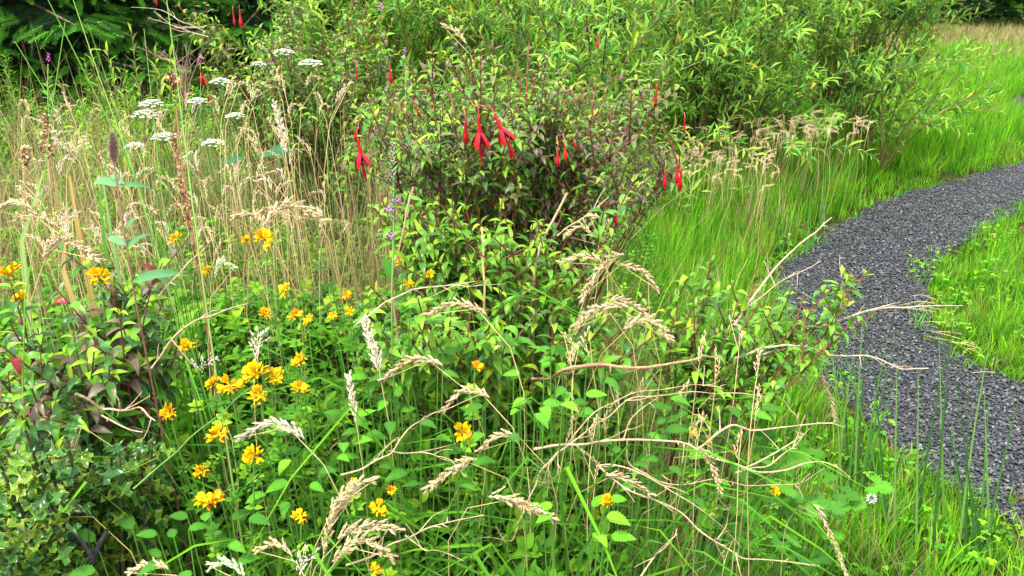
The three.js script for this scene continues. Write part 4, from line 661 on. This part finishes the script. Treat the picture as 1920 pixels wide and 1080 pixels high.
// strap leaves on the left
{ const mk = (label, d, w, tint, ...pts) => { const q = pts.map(([x, y]) => P(x, y, d)), f = q[0].clone(); f.y = 0; q.unshift(f); const g = thing('strap_leaf_plant', label, 'plant', f); part(g, 'leaf', ribbon(q, w, 14, V(0.2, 0.2, 1), (t) => Math.pow(1 - t, 0.5) * 0.9 + 0.1), leafMat('grass', tint), f); };
  mk('pale green strap leaf leaning beside the straw heads', 1.06, 0.016, col(0.30, 0.40, 0.14), [40, 480], [62, 380], [82, 320]); mk('tan dead strap leaf twisted beside the green one', 1.08, 0.02, col(0.42, 0.28, 0.1), [152, 460], [142, 390], [130, 330]);
  mk('broad tan dead leaf standing behind the woundwort', 1.12, 0.018, col(0.45, 0.32, 0.14), [150, 600], [140, 560], [118, 500], [125, 380]); mk('upright green strap leaf beside the tan one', 1.15, 0.012, col(0.10, 0.26, 0.04), [190, 420], [192, 330], [206, 250]); mk('blue-green strap leaf near the rushes', 1.1, 0.012, col(0.2, 0.34, 0.14), [212, 460], [200, 380], [190, 320]); }

// ---------------------------------------------------------------- willowherb at the left edge
{
  const foot = V(0, 0, 0), proto = new THREE.Group(), r = 1, c = curveOf(foot, V(0.02, 0.55, 0), V(0.0, 1.1, 0.03)), list = [];
  part(proto, 'stem', tube(c, 0.004, 0.0015, 10, 5), stemGreen); for (let i = 0; i < 110; i++) { const t = 0.3 + 0.7 * i / 110, a = i * 2.4, q = c.getPointAt(t); list.push({ m: basis(q, V(Math.cos(a), rr(0.2, 0.9), Math.sin(a)), UP, rr(0.05, 0.09) * (1.25 - 0.6 * t)), c: mixT([['herb', 0.55], ['young', 0.3], ['lawn', 0.15]]) }); }
  instanced(proto, 'foliage', willowLeaves[1], leafMat('willow'), list, null);
  for (let i = 0; i < 64; i++) { const f = rr(2.7, 4.4), x = -0.66 * f + gs() * 0.25 + 0.18 * f * Math.pow(R(), 1.5) , g = proto.clone(); if (i > 48) { } g.name = numbered('willowherb'); g.position.set(x, 0, -f); g.rotation.y = R() * 6.3; g.scale.setScalar(i % 3 ? rr(0.8, 1.05) : rr(1.1, 1.25)); if (i % 3 === 0) g.position.x = -0.68 * f + gs() * 0.12; g.userData = { label: 'leafy bright green willowherb stem at the foot of the spruce', category: 'wildflower', group: 'willowherb stems at the foot of the spruce' }; scene.add(g); }
}
// slender yellow-green sallow sprigs before the spruce
{ const base = onGround(240, 300, 2.3), p = new Plant('sallow_sprig', 'airy yellow-green sallow sprigs in front of the dark spruce', 'shrub', base, 'willow', willowLeaves);
  for (const [x, y] of [[245, 45], [200, 90], [165, 85], [290, 85], [320, 90], [225, 130], [260, 140], [190, 150], [300, 130], [150, 180], [110, 150], [330, 110], [210, 180], [250, 180]]) { const tip = P(x, y, 2.3 + gs() * 0.15), c = curveOf(base, base.clone().lerp(tip, 0.55).add(V(0, 0.1, 0)), tip); p.branch(c, 0.004, 0.001, brownWood, 'branch', 8, 4); for (let k = 0; k < 34; k++) { const t = 0.68 + 0.32 * k / 34, q = c.getPointAt(t), tg = c.getTangentAt(t); p.leaf(q, V(gs(), gs(), gs()).addScaledVector(tg, 0.8), UP, rr(0.025, 0.05), mixT([['tip', 0.35], ['young', 0.4], ['olive', 0.25]])); } }
  p.done(300); }

// ---------------------------------------------------------------- broad leaves and blades low in the bed
const nettleLeaves = [0, 1, 2].map((k) => leafGeo({ rows: 28, width: (t) => ovate(0.30)(t) * (1 - 0.3 * (Math.round(t * 27) % 3) / 2), fold: 0.15, curl: 0.5 + 0.3 * k, wave: 0.05 }));
const lobedLeaves = [0, 1].map((k) => { const n = 60, p = [0, 0, 0], uv = [0.5, 0.5], idx = [], r = rng(60 + k); for (let i = 0; i <= n; i++) { const a = -2.5 + 5 * i / n, lobe = Math.pow(Math.abs(Math.cos(a * 1.25)), 0.6), tooth = 1 + 0.16 * Math.sin(i * 2.1) + 0.05 * r(), q = (0.25 + 0.4 * lobe) * tooth; p.push(Math.sin(a) * q, Math.cos(a) * q, 0.1 * lobe * Math.sin(a * 3) - 0.12 * q * q); uv.push(0.5 + Math.sin(a) * 0.5, 0.5 + 0.5 * Math.cos(a)); if (i) idx.push(0, i + 1, i); } const g = new THREE.BufferGeometry(); g.setAttribute('position', new THREE.Float32BufferAttribute(p, 3)); g.setAttribute('uv', new THREE.Float32BufferAttribute(uv, 2)); g.setIndex(idx); g.computeVertexNormals(); return g; });
function leafyHerb(name, label, px, py, d, geos, n, L, spread, tints, kind = 'soft', group) {
  const c0 = P(px, py, d), base = c0.clone().add(V(0, 0, -0.04)); base.y = 0; const p = new Plant(name, label, 'plant', base, kind, geos, group);
  for (let i = 0; i < n; i++) { const a = i * 2.4 + R(), q = c0.clone().add(V(Math.cos(a) * spread * Math.sqrt(R()), gs() * 0.03, Math.sin(a) * spread * Math.sqrt(R()))), dir = V(Math.cos(a), rr(-0.1, 0.4), Math.sin(a) * 0.8 + 0.3); p.branch([base, base.clone().lerp(q, 0.6).add(V(0, 0.04, 0)), q], 0.0018, 0.0009, stemGreen, 'leaf_stalk', 6, 4); p.leaf(q, dir, V(gs() * 0.25, 1, 0.35 + gs() * 0.2), L * rr(0.75, 1.2), pick(tints)); }
  return p.done(300);
}
const serrT = [col(0.055, 0.20, 0.018), col(0.08, 0.27, 0.02), col(0.045, 0.16, 0.018)], limeT = [col(0.11, 0.34, 0.02), col(0.15, 0.38, 0.02)];
[[1010, 730, 1.12, 'nettle-like leaves beside the trefoil in the deep grass'], [1070, 690, 1.15, 'serrated leaves under the brown branch'], [955, 765, 1.1, 'bright serrated leaves in the middle of the deep grass'], [1095, 965, 1.04, 'serrated leaves below the dead branch fork'], [340, 1065, 0.92, 'serrated bramble leaves by the black stick'], [255, 1055, 0.9, 'serrated leaves between holly and black stick'], [385, 1000, 0.95, 'large serrated leaves below the large open trefoil'], [730, 775, 1.08, 'serrated leaves under the whitish drooping head'], [640, 790, 1.08, 'serrated leaves left of the whitish drooping head'], [750, 690, 1.12, 'dark serrated leaves under the fuchsia shoots'], [1180, 750, 1.2, 'serrated leaves behind the thin dead twigs'], [1350, 760, 1.35, 'blue-green leaves behind the dead branch'], [900, 610, 1.2, 'broad leaves under the smooth bowed head'], [820, 870, 1.06, 'serrated leaves under the narrow arched head'], [1260, 880, 1.2, 'serrated leaves behind the thick dead branch'], [1200, 840, 1.2, 'serrated leaves under the thick dead branch'], [600, 830, 1.06, 'serrated leaves beside the pale bowed head'], [560, 900, 1.02, 'serrated leaves over the bottom tuft']].forEach(([x, y, d, l]) => leafyHerb('serrated_leaf_plant', l, x, y, d, nettleLeaves, 8, 0.030, 0.075, R() < 0.3 ? limeT : serrT));
leafyHerb('dark_leaf_plant', 'single large dark ribbed leaf among the dry stalks', 470, 285, 1.75, nettleLeaves, 3, 0.075, 0.03, [col(0.025, 0.12, 0.05)]);
for (const [x, y, l] of [[1380, 930, 'buttercup leaves under the trailing dead twig'], [1340, 1010, 'buttercup leaves below the forked dead twig'], [1430, 1045, 'large buttercup leaves at the foot of the verge'], [1480, 960, 'buttercup leaves beside the lone verge trefoil'], [1280, 1050, 'buttercup leaves among the wide blades'], [1530, 900, 'buttercup leaves beside the white clover'], [1410, 860, 'buttercup leaves behind the dead branch']]) { const d = 1.55; leafyHerb('buttercup_plant', l, x, y, d, lobedLeaves, 16, 0.036, 0.12, serrT); }
{ const q = P(1634, 935, 1.62), f = q.clone(); f.y = 0; const g = thing('clover', 'white clover flower in the verge grass', 'wildflower', f), l = []; part(g, 'stem', tube([f, f.clone().lerp(q, 0.5).add(V(0.01, 0, 0)), q], 0.001, 0.0008, 6, 4), stemGreen, f); for (let i = 0; i < 40; i++) { const y = 1 - i / 20, r = Math.sqrt(1 - y * y), a = i * 2.4, s = leaflet.clone(); s.applyMatrix4(basis(q, V(Math.cos(a) * r, y + 0.2, Math.sin(a) * r), UP, 0.012)); l.push(s); } part(g, 'flower_head', mergeGeometries(l), whiteDot, f, true); }
for (const [x, y, l] of [[1712, 492, 'small weed growing in the slate chips by the bend'], [1738, 498, 'leafy weed where the slate chips meet the inner verge'], [1575, 706, 'tiny weed in the slate chips below the leaning fuchsia'], [1690, 870, 'small weed at the grassy edge of the slate chips']]) { const g0 = G(x, y, 0.03); leafyHerb('path_weed', l, x, y, seen(g0)[2], softLeaves, 7, 0.028, 0.03, limeT); }
R = rng(1500);
function bladeTuft(label, px, py, d, n, L, w, tints) {
  const top = P(px, py, d), base = V(top.x, 0, top.z - 0.05), g = thing('blade_tuft', label, 'grass tuft', base);
  for (let i = 0; i < n; i++) { const a = R() * 6.3, o = V(Math.cos(a) + (Math.cos(a) < 0 ? -0.35 : 0.35), 0, Math.sin(a) * 0.6).normalize(), f = base.clone().add(V(gs() * 0.06, 0, gs() * 0.06)), h = top.y * rr(0.75, 1.08), k = L * rr(0.4, 1.1); const pts = [f, f.clone().addScaledVector(o, k * 0.15).add(V(0, h * 0.6, 0)), f.clone().addScaledVector(o, k * 0.5).add(V(0, h, 0)), f.clone().addScaledVector(o, k).add(V(0, h - k * rr(0, 0.45), 0))]; part(g, 'blade', ribbon(pts, w * rr(0.7, 1.2), 12, o.clone().add(V(0, 0.6, 0.3)), undefined, 0.35, gs() * 0.6), leafMat('grass', pick(tints)), base); }
}
const bladeT = [col(0.08, 0.28, 0.010), col(0.06, 0.22, 0.010), col(0.12, 0.33, 0.012), col(0.045, 0.16, 0.010)];
[[840, 760, 1.1, 'arching over the lone trefoil'], [900, 830, 1.08, 'under the small arched head'], [960, 900, 1.06, 'beneath the dead branch fork'], [830, 980, 1.0, 'beside the bottom straw tuft'], [1000, 1000, 1.03, 'below the heavy drooping head'], [1160, 900, 1.1, 'behind the trailing dead twig'], [700, 1010, 0.98, 'behind the bottom straw tuft'], [920, 1050, 0.98, 'in front of the heavy drooping head'], [1230, 980, 1.12, 'among the buttercup leaves'], [450, 900, 1.0, 'between the trefoils over the holly side'], [330, 930, 1.0, 'beside the holly'], [500, 960, 0.98, 'near the bowed straw head'], [1080, 790, 1.18, 'behind the dead branch'], [780, 640, 1.18, 'inside the fuchsia shoots'], [1350, 900, 1.25, 'at the verge side of the dead wood'], [250, 720, 1.12, 'behind the dark fuchsia'], [600, 700, 1.12, 'behind the dense trefoil cluster'], [1130, 1040, 1.0, 'at the foot of the dead wood'], [300, 620, 1.15, 'between dark fuchsia and rushes'], [100, 560, 1.15, 'behind the yellow trefoils by the strap leaf'], [1050, 860, 1.1, 'under the thick end of the dead branch'], [740, 860, 1.04, 'under the curved dead twig'], [600, 1040, 0.94, 'at the foot of the bottom straw tuft'], [420, 1010, 0.95, 'beside the large open trefoil']].forEach(([x, y, d, l]) => bladeTuft('tuft of wide green grass blades ' + l, x, y, d, 15, 0.36, 0.0115, bladeT));

// ---------------------------------------------------------------- dead wood
function deadBranch(label, arms, name = 'dead_branch') {   // arms: [d, r0, r1, mat, ...[px, py]]
  const base = P(arms[0][4][0], arms[0][4][1], arms[0][0]); const g = thing(name, label, 'dead branch', base);
  for (const [d, r0, r1, mat, ...pts] of arms) {
    const q = pts.map(([x, y, e], i) => e === 'root' ? onGround(x, y, d) : P(x + gs() * 2, y + gs() * 2, d + (e ?? 0) + 0.02 * gs())); for (let k = q.length - 1; k > 0; k--) { const L = q[k].distanceTo(q[k - 1]); if (L > 0.02 && r0 < 0.004) q.splice(k, 0, q[k].clone().lerp(q[k - 1], rr(0.35, 0.65)).add(V(gs(), gs(), gs()).multiplyScalar(L * 0.06))); }
    const c = curveOf(...q), bits = [tube(c, r0 * 0.82, r1 * 0.6, Math.max(18, pts.length * 10), 6, 0.2)];
    if (r0 < 0.004 && mat !== stemGreen) for (let k = 0; k < c.getLength() / 0.03; k++) { const t = rr(0.08, 0.97), a = c.getPointAt(t), tg = c.getTangentAt(t), e = tg.clone().multiplyScalar(0.6).add(V(gs(), gs(), gs())).normalize(), L = R() < 0.6 ? rr(0.004, 0.012) : rr(0.02, 0.06); bits.push(tube([a, a.clone().addScaledVector(e, L * 0.5).add(V(0, gs() * L * 0.15, 0)), a.clone().addScaledVector(e, L)], Math.min(0.0009, r0 * 0.6), 0.0004, 4, 4, 0.15)); }
    part(g, 'branch', mergeGeometries(bits), mat, base);
  }
  return g;
}
deadBranch('thick bare forked dead branch lying across the grass', [
  [1.12, 0.0024, 0.0012, paleWood, [1000, 842], [1090, 832], [1180, 825], [1290, 832], [1340, 860], [1420, 885], [1480, 880], [1545, 865], [1592, 897]],
  [1.12, 0.0022, 0.001, paleWood, [1310, 842], [1340, 815], [1375, 795], [1460, 800], [1560, 793]], [1.13, 0.0016, 0.0008, paleWood, [1390, 880], [1430, 862], [1500, 815], [1494, 780], [1470, 752]], [1.13, 0.0014, 0.0007, paleWood, [1380, 886], [1440, 872], [1490, 838], [1520, 802]],
  [1.1, 0.0016, 0.0008, paleWood, [1050, 845], [1010, 890], [990, 930], [970, 985], [962, 1014], [900, 1012], [880, 1022]], [1.12, 0.0014, 0.0007, paleWood, [1050, 846], [1110, 800], [1180, 750], [1300, 735], [1370, 738]], [1.12, 0.0013, 0.0006, paleWood, [1060, 838], [1120, 770], [1190, 735], [1300, 720], [1360, 728]],
  [1.12, 0.0012, 0.0006, paleWood, [1170, 826], [1180, 790], [1210, 760], [1240, 740]], [1.12, 0.0012, 0.0006, paleWood, [1175, 826], [1180, 870], [1240, 902], [1340, 900], [1400, 908], [1500, 905], [1540, 880]], [1.13, 0.0011, 0.0005, paleWood, [1340, 862], [1330, 810], [1310, 770], [1330, 745]], [1.12, 0.001, 0.0005, greyWood, [1050, 845], [1030, 870], [1020, 905], [1024, 915]], [1.12, 0.001, 0.0005, greyWood, [1045, 848], [1046, 890], [1020, 912]],
]);
deadBranch('thin dead twig trailing across the buttercup leaves', [[1.1, 0.0018, 0.001, paleWood, [1120, 874], [1180, 920], [1280, 963], [1340, 1012], [1393, 1047], [1467, 1053], [1537, 1063]], [1.1, 0.001, 0.0005, paleWood, [1345, 1010], [1362, 985], [1368, 945]], [1.1, 0.001, 0.0005, paleWood, [1340, 1012], [1358, 1050], [1356, 1080]], [1.1, 0.0014, 0.0006, paleWood, [1120, 874], [1140, 870], [1210, 892], [1300, 945], [1390, 1028]], [1.1, 0.0009, 0.0005, paleWood, [1230, 930], [1260, 906], [1240, 890]]]);
deadBranch('brown broken branch lying under the straw tuft', [[1.14, 0.0038, 0.0026, wood(0.34, 0.22, 0.12), [1000, 712, 0.12], [1060, 692], [1130, 684], [1210, 690], [1300, 676], [1340, 668, 0.1]]]);
deadBranch('pale bare twig curving out over the slate path', [[1.42, 0.003, 0.0016, greyWood, [1375, 672], [1430, 654], [1470, 648], [1520, 652], [1580, 668], [1650, 676], [1690, 692], [1742, 690]], [1.42, 0.0014, 0.0007, greyWood, [1430, 665], [1455, 655], [1490, 652]]]);
deadBranch('straight pale twig rising over the bend of the path', [[1.48, 0.0034, 0.0018, greyWood, [1370, 620], [1400, 575], [1440, 520], [1500, 458], [1530, 434], [1557, 408]], [1.48, 0.0016, 0.001, greyWood, [1395, 578], [1440, 548], [1480, 520], [1540, 490]], [1.48, 0.0012, 0.0008, greyWood, [1576, 560], [1578, 520], [1573, 478]]]);
deadBranch('long pale twig reaching across the slate path', [[1.5, 0.003, 0.0014, greyWood, [1490, 622], [1560, 606], [1620, 585], [1700, 577], [1750, 573], [1805, 573]], [1.5, 0.0018, 0.0008, greyWood, [1600, 590], [1650, 576], [1688, 566]]]);
deadBranch('pale twig bowed above the young fuchsia shoots', [[1.06, 0.0018, 0.001, greyWood, [668, 608], [720, 568], [780, 545], [850, 535], [890, 527]], [1.06, 0.0008, 0.0005, greyWood, [855, 534], [880, 538], [910, 530]]]);
deadBranch('slender arc twig over the dark fuchsia and trefoils', [[0.98, 0.0017, 0.001, paleWood, [285, 690], [320, 640], [370, 600], [420, 582], [464, 568]]]);
deadBranch('bent twig beside the woundwort leaf', [[0.99, 0.0014, 0.0008, paleWood, [296, 555], [340, 510], [380, 470], [410, 436]]]);
deadBranch('curved dead twig in the trefoil patch', [[1.02, 0.0016, 0.0008, paleWood, [640, 892], [700, 868], [735, 850], [770, 800], [810, 775], [850, 762]], [1.02, 0.0012, 0.0006, paleWood, [730, 848], [790, 848], [830, 862], [862, 870]], [1.02, 0.0012, 0.0006, paleWood, [700, 868], [715, 850], [740, 824]]]);
deadBranch('dead twig over the bottom straw tuft', [[0.96, 0.0016, 0.0008, paleWood, [650, 1060], [730, 1020], [800, 990], [905, 966]], [0.96, 0.0012, 0.0006, paleWood, [760, 1005], [800, 1032], [850, 1040]]]);
deadBranch('thin curved twig at the foot of the wide blades', [[1.0, 0.0014, 0.001, paleWood, [1200, 1084], [1226, 1048], [1250, 1020], [1270, 1000]]]);
deadBranch('knotted dead twig between dark fuchsia and holly', [[0.98, 0.0022, 0.0014, paleWood, [140, 740], [190, 765], [225, 770], [260, 765], [292, 790]], [0.98, 0.0016, 0.001, paleWood, [190, 780], [230, 800], [268, 810]], [0.98, 0.0014, 0.0008, wood(0.3, 0.18, 0.1), [225, 768], [222, 750], [210, 730]]]);
deadBranch('black dead stick rising out of the holly', [[0.92, 0.0058, 0.0042, wood(0.018, 0.017, 0.018), [150, 1110], [172, 1050], [200, 992]], [0.92, 0.003, 0.002, wood(0.018, 0.017, 0.018), [172, 1044], [150, 1010], [120, 985]]], 'dead_stick');
deadBranch('thin green diagonal stem crossing the holly', [[0.94, 0.0014, 0.0009, stemGreen, [250, 915], [330, 850], [420, 770], [476, 720]]], 'leaning_stem');
deadBranch('white bare twigs poking from the thin-leaved fuchsia', [[2.1, 0.0016, 0.001, greyWood, [385, 60], [340, 40], [300, 18], [246, 15]], [2.1, 0.0016, 0.001, greyWood, [390, 70], [330, 50], [278, 36]], [2.1, 0.0014, 0.001, greyWood, [380, 52], [330, 52], [290, 22]]]);
deadBranch('brown bare twigs in the dark gap under the spruce', Array.from({ length: 12 }, (_, i) => [3.2, 0.003, 0.0012, wood(0.20, 0.13, 0.09), [350 + gs() * 12, 190], [348 + gs() * 30, 130], [345 + gs() * 70, 60 + 40 * R()]]));
deadBranch('pale old cane leaning in the big fuchsia bush', [[1.3, 0.004, 0.003, paleWood, [985, 540, 'root'], [1010, 470], [1040, 410], [1062, 362]], [1.3, 0.0018, 0.001, paleWood, [1045, 440], [1090, 412], [1140, 370]]]);
deadBranch('upright tan cane under the big fuchsia bush', [[1.25, 0.0036, 0.003, wood(0.42, 0.29, 0.13), [912, 600, 'root'], [908, 520], [908, 470], [904, 425]]]);
deadBranch('brown cane leaning behind the magenta spike', [[1.2, 0.0036, 0.0026, wood(0.34, 0.22, 0.12), [722, 600, 'root'], [735, 520], [755, 430], [776, 350]]]);
R = rng(1700);
for (let i = 0; i < 16; i++) { const x = rr(1740, 1890), y = 560 + (x - 1740) * 0.95 + gs() * 14, a = gs() * 0.9, L = rr(0.08, 0.2), p0 = G(x, y, 0.025), q = [p0, p0.clone().add(V(-Math.cos(a) * L * 0.5, 0.02 * R(), Math.sin(a) * L * 0.5)), p0.clone().add(V(-Math.cos(a) * L, 0, Math.sin(a) * L + gs() * 0.03))], g = thing('fallen_straw', 'dry straw lying on the edge of the slate path', 'straw', p0, 'dry straws on the path edge'); part(g, 'stem', tube(q, 0.0014, 0.0009, 6, 4), strawStem, p0); }

renderer.render(scene, camera);
